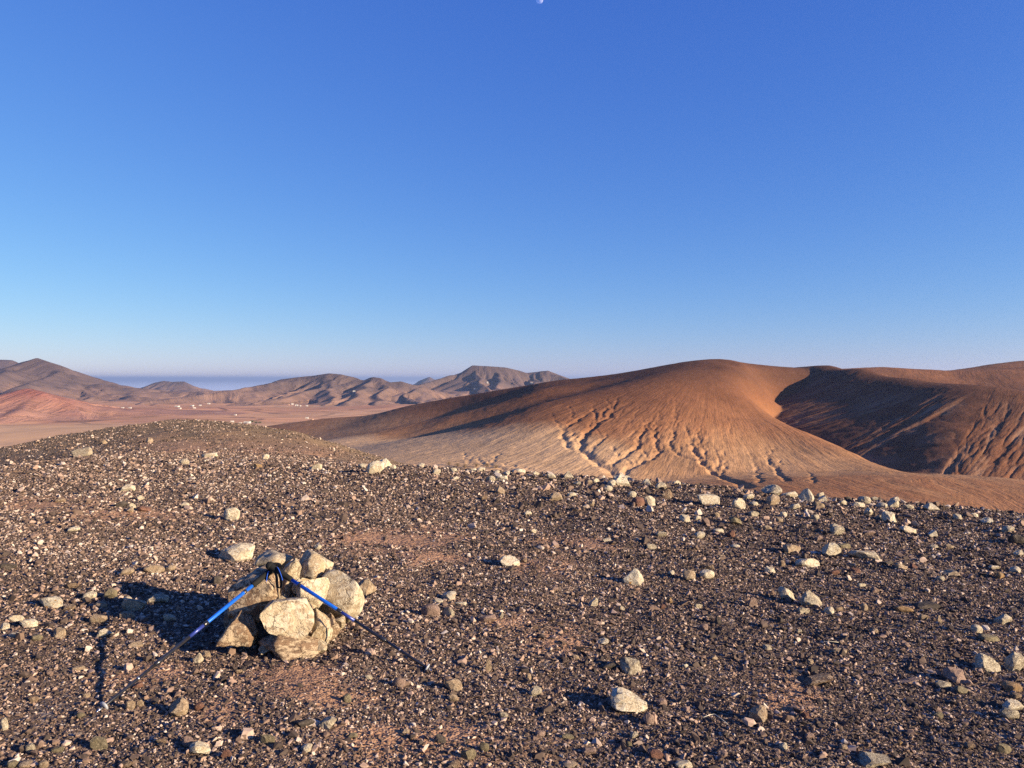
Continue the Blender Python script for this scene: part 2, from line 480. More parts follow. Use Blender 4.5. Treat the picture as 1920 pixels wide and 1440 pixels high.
# ------------------------------------------------------------------ materials of the land
def hill_material():
    M = Mat('hill_earth', 0.95, 0.05)
    q = M.attr('fall').outputs['Vector']
    P = M.pos()
    up = M.attr('rise').outputs['Fac']
    cut = M.attr('cut').outputs['Fac']
    big = M.noise(P, 0.006, 4, 0.6)
    mid = M.noise(P, 0.05, 5, 0.65)
    rad = M.attr('radial').outputs['Fac']
    rl = M.attr('rills').outputs['Fac']
    def faded(f): return M.math('ADD', 0.5, M.math('MULTIPLY', M.math('SUBTRACT', f, 0.5), rad))
    streak = faded(M.noise(q, 0.10, 5, 0.62))
    fine = faded(M.noise(q, 0.45, 4, 0.65))
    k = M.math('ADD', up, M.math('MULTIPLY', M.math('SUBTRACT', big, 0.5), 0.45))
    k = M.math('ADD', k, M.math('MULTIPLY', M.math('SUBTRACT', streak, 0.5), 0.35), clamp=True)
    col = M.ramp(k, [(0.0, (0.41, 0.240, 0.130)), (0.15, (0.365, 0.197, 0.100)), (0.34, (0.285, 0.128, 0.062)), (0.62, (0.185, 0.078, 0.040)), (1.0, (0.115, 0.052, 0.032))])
    fan = M.attr('fan').outputs['Fac']
    col = M.mix(M.math('MULTIPLY', fan, .9), col, (0.56, 0.355, 0.195))
    f = M.ramp(fine, [(0.3, 0.68), (0.5, 1.0), (0.72, 1.22)])
    col = M.mix(0.75, col, f, 'MULTIPLY')
    m2 = M.ramp(mid, [(0.3, 0.8), (0.7, 1.15)])
    col = M.mix(0.7, col, m2, 'MULTIPLY')
    pale = M.math('MULTIPLY', cut, M.ramp(fine, [(0.4, 0.2), (0.6, 1.0)]), clamp=True)
    col = M.mix(M.math('MULTIPLY', pale, 0.12), col, (0.42, 0.28, 0.18))
    col = M.mix(M.math('MULTIPLY', M.math('MULTIPLY', rl, M.ramp(streak, [(.45, 0.0), (.6, 1.0)])), .6), col, (0.40, 0.24, 0.15))
    # sparse dry scrub and stones, a grain too small to pick apart
    dots = M.noise(P, 0.22, 5, 0.8)
    col = M.mix(M.ramp(dots, [(0.54, 0.0), (0.66, 0.5)]), col, (0.10, 0.06, 0.035))
    specks = M.noise(P, 0.75, 3, 0.75)
    col = M.mix(M.ramp(specks, [(0.58, 0.0), (0.66, 0.5)]), col, (0.085, 0.055, 0.035))
    col = M.mix(M.ramp(specks, [(0.30, 0.4), (0.40, 0.0)]), col, (0.48, 0.31, 0.19))
    M.color(col)
    b1 = M.bump(streak, 2.0, 0.55)
    b2 = M.bump(fine, 0.9, 0.6, b1)
    M.bump(M.noise(P, 0.5, 5, 0.7), 0.7, 0.6, b2)
    return M.m
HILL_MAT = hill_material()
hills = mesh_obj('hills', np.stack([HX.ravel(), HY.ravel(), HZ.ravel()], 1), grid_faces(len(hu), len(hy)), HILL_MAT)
set_attr(hills, 'fall', 'FLOAT_VECTOR', np.stack([QX.ravel(), QY.ravel(), HZ.ravel() * 0.13], 1))
fan = np.full_like(HX, 1e9)
_fp = [w3(*p)[:2] for p in ((560, 860, 860), (640, 850, 760), (760, 856, 660), (880, 855, 610), (985, 864, 575))]
for a, b in zip(_fp[:-1], _fp[1:]):
    t = np.clip(((HX - a[0]) * (b[0] - a[0]) + (HY - a[1]) * (b[1] - a[1])) / ((b[0] - a[0]) ** 2 + (b[1] - a[1]) ** 2), 0, 1)
    fan = np.minimum(fan, np.hypot(HX - a[0] - t * (b[0] - a[0]), HY - a[1] - t * (b[1] - a[1])))
fan = 1 - sstep(50, 105, fan + 14 * fbm(HX * .02, HY * .02, 3, 15))
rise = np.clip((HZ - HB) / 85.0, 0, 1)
dark_hill = sstep(.5, 1.0, HR) * sstep(480, 560, HY)  # right hill's earth darkened: scrubby brown, with the dim grazing light put in
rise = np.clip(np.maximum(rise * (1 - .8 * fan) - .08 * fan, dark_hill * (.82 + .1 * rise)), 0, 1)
low = sstep(540, 480, HY) * sstep(60, 150, HX)
rise = np.maximum(rise, .27 * low)
rise = rise * (1 - .45 * sstep(1180, 1300, HY) * sstep(250, 400, HX))
set_attr(hills, 'fan', 'FLOAT', fan)
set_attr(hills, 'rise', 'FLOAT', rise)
set_attr(hills, 'rills', 'FLOAT', np.clip(onf * RILL / 2.2 * (.5 + HR), 0, 1))
set_attr(hills, 'radial', 'FLOAT', np.clip(sstep(60, 260, np.hypot(HX - 244, HY - 925)), 0, 1))
set_attr(hills, 'cut', 'FLOAT', np.clip(CUT / 4.0, 0, 1))
tag(hills, kind='structure')

# ------------------------------------------------------------------ plain
pu = np.linspace(-1.3, 0.9, 420)
py_ = np.geomspace(700, 12500, 260)
PU, PY = np.meshgrid(pu, py_)
PX = PU * PY
def plain_fn(x, y):
    return -168 + 9 * fbm(x * 0.0011, y * 0.0016, 5, 101) - 60 * sstep(8200, 12500, y)
PZ = plain_fn(PX, PY)
def plain_material():
    M = Mat('plain_earth', 0.95, 0.05)
    P = M.pos()
    a = M.noise(P, 0.0009, 5, 0.6)
    v = M.vmul(P, (0.8, 1.0, 1.0))
    b = M.noise(v, 0.0028, 6, 0.68)
    c = M.noise(M.vmul(P, (0.25, 1.0, 1.0)), 0.008, 5, 0.65)
    col = M.ramp(a, [(0.3, (0.62, 0.36, 0.20)), (0.5, (0.54, 0.28, 0.15)), (0.7, (0.36, 0.165, 0.10))])
    col = M.mix(0.7, col, M.ramp(b, [(0.3, 0.5), (0.5, 1.0), (0.7, 1.35)]), 'MULTIPLY')
    col = M.mix(0.9, col, M.ramp(c, [(0.30, 0.35), (0.43, 1.0), (0.58, 1.0), (0.70, 1.3)]), 'MULTIPLY')
    # field boundaries and dark scrub lines
    vor = M.new('ShaderNodeTexVoronoi', feature='DISTANCE_TO_EDGE'); vor.inputs['Scale'].default_value = 0.0045
    M.put(M.vmul(P, (0.7, 1.0, 0.0)), vor.inputs['Vector'])
    edge = M.ramp(vor.outputs['Distance'], [(0.02, 1.0), (0.05, 0.0)])
    col = M.mix(M.math('MULTIPLY', edge, M.math('MULTIPLY', M.ramp(b, [(0.42, 0.0), (0.55, 1.0)]), 0.8)), col, (0.12, 0.07, 0.055))
    near = M.new('ShaderNodeSeparateXYZ'); M.put(P, near.inputs[0])
    # the bare fan at the foot of the hill is paler than the fields
    pale = M.ramp(M.math('ADD', M.math('DIVIDE', near.outputs[1], 6000.0), M.math('MULTIPLY', M.math('SUBTRACT', a, .5), 0.10)), [(0.44, 1.0), (0.50, 0.0)])
    col = M.mix(M.math('MULTIPLY', pale, 0.8), col, M.mix(0.6, (0.60, 0.37, 0.20), M.ramp(b, [(0.3, 0.8), (0.7, 1.1)]), 'MULTIPLY'))
    M.color(col)
    M.bump(b, 6.0, 0.5)
    return M.m
plain = mesh_obj('plain', np.stack([PX.ravel(), PY.ravel(), PZ.ravel()], 1), grid_faces(len(pu), len(py_)), plain_material())
tag(plain, kind='structure')

# ------------------------------------------------------------------ mountains
def mountain_material(name, hi, lo, dark):
    M = Mat(name, 0.95, 0.05)
    q = M.attr('fall').outputs['Vector']; P = M.pos()
    up = M.attr('rise').outputs['Fac']
    s = M.noise(q, 0.012, 6, 0.65)
    n = M.noise(P, 0.004, 5, 0.65)
    k = M.math('ADD', up, M.math('MULTIPLY', M.math('SUBTRACT', n, 0.5), 0.9), clamp=True)
    col = M.ramp(k, [(0.05, lo), (0.45, hi), (0.9, dark)])
    col = M.mix(0.7, col, M.ramp(s, [(0.3, 0.7), (0.7, 1.25)]), 'MULTIPLY')
    M.color(col)
    M.bump(M.noise(q, 0.02, 6, 0.7), 30.0, 0.5, M.bump(s, 40.0, 0.5))
    return M.m
MT_BROWN = mountain_material('mountain_rock', (0.130, 0.088, 0.076), (0.26, 0.155, 0.11), (0.110, 0.074, 0.064))
MT_RED = mountain_material('red_cone_earth', (0.27, 0.105, 0.075), (0.34, 0.18, 0.125), (0.24, 0.095, 0.068))

def mountain(rows, slope, spurs, name='mountain', mat=None, r0=10, p=1.05, n=(300, 170), zfoot=-185, rough=1.0, seed=0, depth=2000, front=None):
    pts = R(*rows)
    ridges = [(pts, (slope, slope), r0, p)]
    rs = random.Random(seed)
    # side spurs run down towards the plain from points on the crest
    for (f, ang, ln, drop) in spurs:
        k = f * (len(pts) - 1); i = min(int(k), len(pts) - 2); t = k - i
        a = pts[i] * (1 - t) + pts[i + 1] * t
        H = a[2] - zfoot
        q = [a - np.array([0, 0, 0.03 * H])]
        x, y = a[0], a[1]
        for s in range(1, 5):
            ang2 = ang + rs.uniform(-14, 14)
            x += math.sin(math.radians(ang2)) * ln / 4; y -= math.cos(math.radians(ang2)) * ln / 4
            q.append(np.array([x, y, a[2] - H * drop * (s / 4) ** 0.8]))
        ridges.append((np.array(q), (slope * 1.15, slope * 1.15), r0 * 0.5, p))
    x0, x1 = pts[:, 0].min() - depth * .6, pts[:, 0].max() + depth * .6
    y0, y1 = pts[:, 1].min() - depth, pts[:, 1].max() + depth * .7
    xs = np.linspace(x0, x1, n[0]); ys = np.linspace(y0, y1, n[1])
    X, Y = np.meshgrid(xs, ys)
    fx = 0.003; amp = 60 * rough
    wx = X + amp * fbm(X * fx, Y * fx, 3, 200 + seed); wy = Y + amp * fbm(X * fx, Y * fx, 3, 230 + seed)
    Z = np.full_like(X, float(zfoot)); QXm, QYm, D = X.copy(), Y.copy(), np.zeros_like(X)
    for j, (rp, sl, rr, pp) in enumerate(ridges):
        ex, ey = (X + (wx - X) * .35, Y + (wy - Y) * .35) if j == 0 else (wx, wy)
        h, ax, ay, d = ridge_eval(ex, ey, rp, sl, zfoot, rr, pp)
        m = h > Z
        QXm = np.where(m, ax, QXm); QYm = np.where(m, ay, QYm); D = np.where(m, d, D)
        Z = smax(h, Z, 12)
    fxm = QXm + (X - QXm) * .2; fym = QYm + (Y - QYm) * .2
    on = sstep(40, 260, D) * sstep(4, 60, Z - zfoot)
    r1 = np.clip(1 - np.abs(noise2(fxm * 0.012, fym * 0.012, 260 + seed)) * 2, 0, 1)
    r2 = np.clip(1 - np.abs(noise2(fxm * 0.03, fym * 0.03, 270 + seed)) * 2, 0, 1)
    Z = Z - rough * on * (26 * r1 ** 1.2 + 13 * r2 ** 1.2)
    Z = Z - 25 * (1 - sstep(0, 12, Z - zfoot))
    ob = mesh_obj(name, np.stack([X.ravel(), Y.ravel(), Z.ravel()], 1), grid_faces(n[0], n[1]), mat or MT_BROWN)
    set_attr(ob, 'fall', 'FLOAT_VECTOR', np.stack([fxm.ravel(), fym.ravel(), Z.ravel() * .2], 1))
    set_attr(ob, 'rise', 'FLOAT', np.clip((Z - zfoot).ravel() / 300, 0, 1))
    tag(ob, kind='structure')
    return ob

# peak on the left with its long tail, the red cone in front, the rounded pair in the middle, the table mountain, farther summits
mountain([(-420, 700, 6800), (-200, 690, 6600), (-60, 694, 6500), (20, 690, 6300), (45, 678, 6200), (72, 671, 6100), (92, 679, 6050), (112, 692, 6000), (140, 706, 6000), (170, 714, 6000), (210, 722, 6100), (250, 728, 6300)],
         .42, [(.30, -20, 1100, .7), (.42, 10, 1300, .75), (.5, -15, 900, .6), (.62, 20, 1200, .7), (.72, 0, 900, .75), (.80, 30, 900, .8), (.9, 15, 800, .8), (.15, 0, 1200, .8)], seed=1, depth=1900)
mountain([(235, 727, 6500), (300, 733, 6300), (350, 735, 6200), (400, 733, 6200), (450, 731, 6300), (490, 731, 6500)], .30,
         [(.1, 20, 700, .85), (.25, 10, 800, .85), (.4, -20, 700, .85), (.55, 20, 700, .8), (.7, -10, 800, .8), (.85, 10, 700, .85)], seed=2, depth=1100, r0=10, name='mountain')
mountain([(-120, 690, 8600), (-40, 672, 8400), (0, 674, 8300), (22, 675, 8300), (40, 682, 8300), (90, 705, 8400)], .45, [(.5, 0, 900, .7), (.75, 20, 900, .7)], seed=3, depth=1500, n=(120, 80))
mountain([(170, 722, 8800), (195, 715, 8700), (212, 717, 8700), (240, 727, 8800)], .35, [(.5, 0, 600, .8)], seed=4, depth=1200, n=(80, 60), zfoot=-190)
mountain([(255, 733, 9700), (275, 724, 9600), (292, 717, 9500), (306, 714, 9500), (322, 716, 9500), (343, 715, 9500), (362, 722, 9600), (385, 732, 9700)], .4, [(.3, -15, 700, .8), (.55, 0, 800, .8), (.75, 20, 700, .8)], seed=5, depth=1300, n=(130, 80), zfoot=-240)
mountain([(-80, 752, 3700), (0, 743, 3500), (30, 733, 3400), (55, 728, 3350), (76, 733, 3330), (105, 748, 3300), (145, 762, 3300), (190, 771, 3350)], .32, [(.35, -10, 500, .9), (.6, 15, 450, .9), (.2, 0, 500, .9)], name='red_hill', mat=MT_RED, seed=6, depth=900, n=(170, 110), r0=10, zfoot=-180, rough=.35)
mountain([(440, 738, 6000), (480, 729, 5900), (502, 722, 5850), (530, 711, 5800), (560, 707, 5800), (590, 704, 5800), (615, 700, 5750), (640, 702, 5700), (660, 708, 5700), (675, 714, 5650), (692, 708, 5600), (702, 707, 5550), (716, 709, 5500), (735, 717, 5450), (752, 715, 5500), (770, 721, 5500), (800, 729, 5600), (840, 738, 5700)],
         .46, [(.13, -20, 900, .8), (.22, -35, 1100, .85), (.33, -38, 1300, .85), (.36, 15, 1000, .8), (.42, -20, 900, .8), (.5, 20, 700, .7), (.60, -30, 1000, .85), (.66, 0, 900, .8), (.72, 15, 800, .85), (.79, -25, 900, .85), (.9, 5, 800, .85)], seed=7, depth=1500, n=(420, 190), r0=10)
mountain([(740, 740, 6800), (790, 727, 6800), (820, 717, 6750), (850, 706, 6700), (870, 694, 6650), (886, 685, 6600), (905, 686, 6600), (925, 687, 6600), (950, 689, 6650), (970, 694, 6700), (985, 699, 6750), (1002, 698, 6750), (1015, 696, 6750), (1028, 695, 6700), (1045, 702, 6700), (1062, 708, 6700), (1090, 716, 6700), (1150, 730, 6800)],
         .55, [(.12, -25, 900, .85), (.25, -30, 1100, .85), (.30, 10, 1000, .8), (.37, -15, 800, .8), (.44, 10, 900, .75), (.5, -20, 800, .8), (.57, 20, 800, .8), (.66, 0, 900, .8), (.74, -20, 800, .75), (.78, 15, 1000, .75), (.9, 15, 800, .8)], seed=8, depth=1700, n=(360, 190), r0=10)
mountain([(740, 733, 15500), (770, 721, 15000), (786, 714, 15000), (800, 708, 15000), (806, 706, 15000), (814, 711, 15000), (832, 718, 15200), (870, 728, 15500)], .4, [(.5, 0, 900, .6)], seed=9, depth=2200, n=(110, 70), zfoot=-330)

# ------------------------------------------------------------------ sea
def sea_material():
    M = Mat('hazy_sea_water', 0.9, 0.1)
    M.color((0.56, 0.66, 0.80))  # haze and glare over the water put into a pale base colour
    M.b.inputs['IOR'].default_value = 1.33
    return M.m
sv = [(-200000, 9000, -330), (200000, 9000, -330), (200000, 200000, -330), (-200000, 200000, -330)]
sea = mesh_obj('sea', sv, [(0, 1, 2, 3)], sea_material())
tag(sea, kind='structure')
# ------------------------------------------------------------------ the hilltop underfoot
GS = sand_amount(GX, GY, GZ)
def ground_material():
    M = Mat('stony_ground', 0.95, 0.1)
    P = M.pos()
    sand = M.attr('sand').outputs['Fac']
    dist = M.new('ShaderNodeSeparateXYZ'); M.put(P, dist.inputs[0])
    a = M.noise(P, 1.3, 5, 0.6); b = M.noise(P, 14, 5, 0.7)
    vor = M.new('ShaderNodeTexVoronoi'); vor.inputs['Scale'].default_value = 75.0; M.put(P, vor.inputs['Vector'])
    vor2 = M.new('ShaderNodeTexVoronoi'); vor2.inputs['Scale'].default_value = 26.0; M.put(P, vor2.inputs['Vector'])
    grit = M.new('ShaderNodeSeparateColor'); M.put(vor.outputs['Color'], grit.inputs[0])
    grit2 = M.new('ShaderNodeSeparateColor'); M.put(vor2.outputs['Color'], grit2.inputs[0])
    gcol = M.ramp(grit.outputs[0], [(0.0, (0.045, 0.034, 0.028)), (0.45, (0.10, 0.068, 0.05)), (0.75, (0.19, 0.125, 0.09)), (0.93, (0.34, 0.25, 0.19)), (1.0, (0.46, 0.38, 0.31))])
    gcol2 = M.ramp(grit2.outputs[0], [(0.0, (0.05, 0.038, 0.032)), (0.5, (0.12, 0.08, 0.058)), (0.85, (0.24, 0.165, 0.12)), (1.0, (0.45, 0.37, 0.30))])
    gcol = M.mix(0.4, gcol, gcol2)
    dirt = M.mix(M.ramp(b, [(0.35, 0.0), (0.65, 1.0)]), (0.27, 0.148, 0.088), (0.42, 0.25, 0.155))
    k = M.math('ADD', sand, M.math('MULTIPLY', M.math('SUBTRACT', b, 0.5), 0.7))
    col = M.mix(M.ramp(k, [(0.12, 0.0), (0.42, 1.0)]), gcol, dirt)
    # the far mound is browner, its soil showing
    mound = M.ramp(M.math('ADD', M.math('DIVIDE', dist.outputs[1], 40.0), M.math('MULTIPLY', M.math('SUBTRACT', a, .5), .25)), [(0.40, 0.0), (0.62, 1.0)])
    msoil = M.mix(M.noise(P, 2.0, 5, 0.75), (0.14, 0.096, 0.052), (0.29, 0.205, 0.115))
    col = M.mix(M.math('MULTIPLY', mound, 0.85), col, msoil)
    col = M.mix(0.6, col, M.ramp(a, [(0.3, 0.75), (0.7, 1.2)]), 'MULTIPLY')
    M.color(col)
    b0 = M.bump(b, 0.03, 0.6)
    b1 = M.bump(vor2.outputs['Distance'], -0.018, 0.7, b0)
    M.bump(vor.outputs['Distance'], -0.008, 0.8, b1)
    return M.m
ground = mesh_obj('ground', np.stack([GX.ravel(), GY.ravel(), GZ.ravel()], 1), grid_faces(len(gx), len(gy)), ground_material())
set_attr(ground, 'sand', 'FLOAT', GS)
tag(ground, kind='structure')
# ------------------------------------------------------------------ stone shapes
def rock_mesh(name, seed, kind='block', sub=3, rough=0.05, cuts=11):
    """A broken stone filling the box -1..1: a ball cut by flat breaks, then weathered."""
    rs = np.random.default_rng(seed)
    bm = bmesh.new(); bmesh.ops.create_icosphere(bm, subdivisions=sub, radius=1.0)
    V = np.array([v.co[:] for v in bm.verts]); 
    if kind in ('block', 'slab', 'wedge'):
        V = np.sign(V) * np.abs(V) ** 0.72
    planes = []
    for k in range(cuts):
        n = rs.normal(size=3); n /= np.linalg.norm(n)
        d = {'round': rs.uniform(.72, .96), 'block': rs.uniform(.48, .90), 'slab': rs.uniform(.5, .95), 'point': rs.uniform(.40, .80), 'wedge': rs.uniform(.45, .88)}[kind]
        planes.append((n, d))
    if kind == 'slab':
        t = rs.uniform(-.25, .25, 2); planes += [(np.array([t[0], t[1], 1.0]), .6), (np.array([-t[1], t[0], -1.0]), .6)]
    if kind == 'wedge':
        a = rs.uniform(-.8, .8); planes += [(np.array([.75, a * .4, 1.0]), .55)]
    if kind == 'point':
        for k in range(4):
            a = k * math.pi / 2 + rs.uniform(-.5, .5); planes.append((np.array([math.cos(a), math.sin(a), rs.uniform(.5, .9)]), rs.uniform(.5, .66)))
    o = rs.uniform(0, 50, 3)
    def lump(s, sd):
        return (noise2(V[:, 0] * s + o[0], V[:, 1] * s + o[1], sd) + noise2(V[:, 1] * s + o[1], V[:, 2] * s + o[2], sd + 1) + noise2(V[:, 2] * s + o[2], V[:, 0] * s + o[0], sd + 2)) / 2
    if kind != 'round': V = V * (1 + .30 * lump(1.15, 41))[:, None]
    V = V + np.outer(V[:, 2], rs.uniform(-.28, .28, 3) * np.array([1, 1, 0]))
    for n, d in planes:
        n = n / np.linalg.norm(n)
        h = V @ n - d
        V = V - np.outer(np.clip(h, 0, None), n)
    o = rs.uniform(0, 50, 3)
    def n3(s, sd):
        return (noise2(V[:, 0] * s + o[0], V[:, 1] * s + o[1], sd) + noise2(V[:, 1] * s + o[1], V[:, 2] * s + o[2], sd + 1) + noise2(V[:, 2] * s + o[2], V[:, 0] * s + o[0], sd + 2)) / 2
    N = V / (np.linalg.norm(V, axis=1)[:, None] + 1e-6)
    V = V + N * (rough * (1.1 * n3(1.7, 5) + .8 * n3(4.1, 8) + .55 * n3(9.0, 3) + (.35 * n3(19.0, 13) if sub > 3 else 0)))[:, None]
    lo, hi = V.min(0), V.max(0)
    V = (V - (lo + hi) / 2) / ((hi - lo) / 2)
    for v, c in zip(bm.verts, V): v.co = c
    me = bpy.data.meshes.new(name); bm.to_mesh(me); bm.free()
    me.polygons.foreach_set('use_smooth', np.full(len(me.polygons), sub > 3))
    return me

def pebble_mesh(name, seed, n=11, flat=.7):
    rs = np.random.default_rng(seed)
    P = rs.normal(size=(n, 3)); P /= np.linalg.norm(P, axis=1)[:, None]
    P *= rs.uniform(.85, 1.1, (n, 1)); P[:, 2] *= flat; P[:, 0] *= rs.uniform(1.0, 1.4)
    bm = bmesh.new()
    for p in P: bm.verts.new(p)
    r = bmesh.ops.convex_hull(bm, input=bm.verts)
    bmesh.ops.delete(bm, geom=[v for v in bm.verts if not v.link_faces], context='VERTS')
    me = bpy.data.meshes.new(name); bm.to_mesh(me); bm.free()
    return me

# ------------------------------------------------------------------ stone materials
def stone_material(name, base, second, crust, crust_amt=.5, lichen=0.0, scale=1.6, vary=.22, size=1.0):
    M = Mat(name, 0.9, 0.15)
    ob = M.obj()
    info = M.new('ShaderNodeObjectInfo')
    off = M.new('ShaderNodeVectorMath', operation='ADD'); M.put(ob, off.inputs[0])
    rv = M.math('MULTIPLY', info.outputs['Random'], 37.0); M.put(rv, off.inputs[1])
    v = off.outputs[0]
    a = M.noise(v, scale, 5, 0.65); b = M.noise(v, scale * 3.5, 5, 0.7); c = M.noise(v, scale * 12, 4, 0.7)
    col = M.mix(M.ramp(a, [(0.38, 0.0), (0.62, 1.0)]), base, second)
    k = M.math('ADD', b, M.math('MULTIPLY', M.math('SUBTRACT', a, 0.5), 0.8))
    col = M.mix(M.ramp(k, [(0.62 - .35 * crust_amt, 0.0), (0.72 - .35 * crust_amt, 1.0)]), col, crust)
    col = M.mix(0.7, col, M.ramp(c, [(0.28, 0.55), (0.42, 0.95), (0.7, 1.12)]), 'MULTIPLY')
    cr = M.new('ShaderNodeTexVoronoi', feature='DISTANCE_TO_EDGE'); cr.inputs['Scale'].default_value = scale * .8
    wob = M.new('ShaderNodeVectorMath', operation='ADD'); M.put(v, wob.inputs[0])
    wn_ = M.new('ShaderNodeTexNoise'); wn_.inputs['Scale'].default_value = scale * 1.5; wn_.inputs['Detail'].default_value = 4; M.put(v, wn_.inputs['Vector'])
    M.put(wn_.outputs['Color'], wob.inputs[1]); M.put(wob.outputs[0], cr.inputs['Vector'])
    crack = M.ramp(cr.outputs['Distance'], [(0.0, 1.0), (0.035, 0.0)])
    col = M.mix(M.math('MULTIPLY', crack, M.ramp(a, [(.42, 0.0), (.6, .75)])), col, (0.07, 0.045, 0.03))
    if lichen:
        l = M.noise(v, scale * 1.3, 3, 0.6)
        col = M.mix(M.ramp(M.math('ADD', l, M.math('MULTIPLY', c, .12)), [(0.78 - .16 * lichen, 0.0), (0.80 - .16 * lichen, 1.0)]), col, (0.36, 0.16, 0.02))
    val = M.math('ADD', 1 - vary / 2, M.math('MULTIPLY', info.outputs['Random'], vary))
    col = M.mix(1.0, col, M.new('ShaderNodeCombineColor').outputs[0], 'MULTIPLY') if False else col
    hs = M.new('ShaderNodeHueSaturation'); M.put(col, hs.inputs['Color']); M.put(val, hs.inputs['Value'])
    M.color(hs.outputs[0])
    b1 = M.bump(b, 0.02 * size, 0.5)
    b2 = M.bump(c, 0.006 * size, 0.6, b1)
    M.bump(crack, -0.006, 0.6, b2)
    return M.m
STONE = {
    'p': stone_material('pale_limestone', (0.47, 0.385, 0.265), (0.27, 0.19, 0.12), (0.54, 0.475, 0.36), .5),
    't': stone_material('tan_stone', (0.30, 0.215, 0.14), (0.23, 0.16, 0.105), (0.38, 0.30, 0.21), .35),
    'b': stone_material('brown_stone', (0.165, 0.105, 0.068), (0.105, 0.07, 0.05), (0.34, 0.255, 0.17), .35),
    'r': stone_material('red_brown_stone', (0.17, 0.085, 0.06), (0.12, 0.062, 0.048), (0.28, 0.17, 0.12), .1),
    'g': stone_material('grey_stone', (0.27, 0.215, 0.15), (0.15, 0.125, 0.095), (0.43, 0.365, 0.265), .5),
    'd': stone_material('dark_stone', (0.070, 0.058, 0.050), (0.10, 0.08, 0.064), (0.18, 0.145, 0.115), .1),
    'k': stone_material('pink_stone', (0.26, 0.175, 0.135), (0.20, 0.135, 0.11), (0.34, 0.25, 0.20), .2),
    'o': stone_material('olive_stone', (0.19, 0.155, 0.095), (0.13, 0.108, 0.07), (0.28, 0.23, 0.15), .2),
    'l': stone_material('lichen_stone', (0.41, 0.34, 0.25), (0.29, 0.22, 0.15), (0.46, 0.41, 0.32), .55, lichen=.5),
    'c': stone_material('ochre_stone', (0.28, 0.175, 0.085), (0.21, 0.13, 0.07), (0.36, 0.27, 0.17), .2),
    'm': stone_material('capped_stone', (0.39, 0.33, 0.24), (0.17, 0.11, 0.07), (0.43, 0.38, 0.29), .3),
    # the rocks of the cairn: beige crust over brown, stained and cracked
    'P': stone_material('cairn_pale_rock', (0.40, 0.325, 0.22), (0.20, 0.138, 0.088), (0.45, 0.385, 0.285), .45, lichen=.12, scale=1.3),
    'T': stone_material('cairn_tan_rock', (0.35, 0.265, 0.165), (0.17, 0.115, 0.072), (0.43, 0.36, 0.255), .45, scale=1.3),
    'R': stone_material('cairn_brown_rock', (0.20, 0.128, 0.080), (0.095, 0.066, 0.047), (0.38, 0.29, 0.195), .45, scale=1.5),
}
SHAPES = {}
for kind, code in (('block', 'B'), ('slab', 'S'), ('point', 'P'), ('round', 'O'), ('wedge', 'W')):
    for k in range(5):
        SHAPES[(code, k)] = rock_mesh('stone', 100 + 17 * k + ord(code), kind, 3, 0.058, (6 if kind != 'round' else 9) + k)
MESHES = {}
def shaped(code, k, colour):
    key = (code, k, colour)
    if key not in MESHES:
        me = SHAPES[(code, k)].copy(); me.name = 'stone'; me.materials.clear(); me.materials.append(STONE[colour]); MESHES[key] = me
    return MESHES[key]

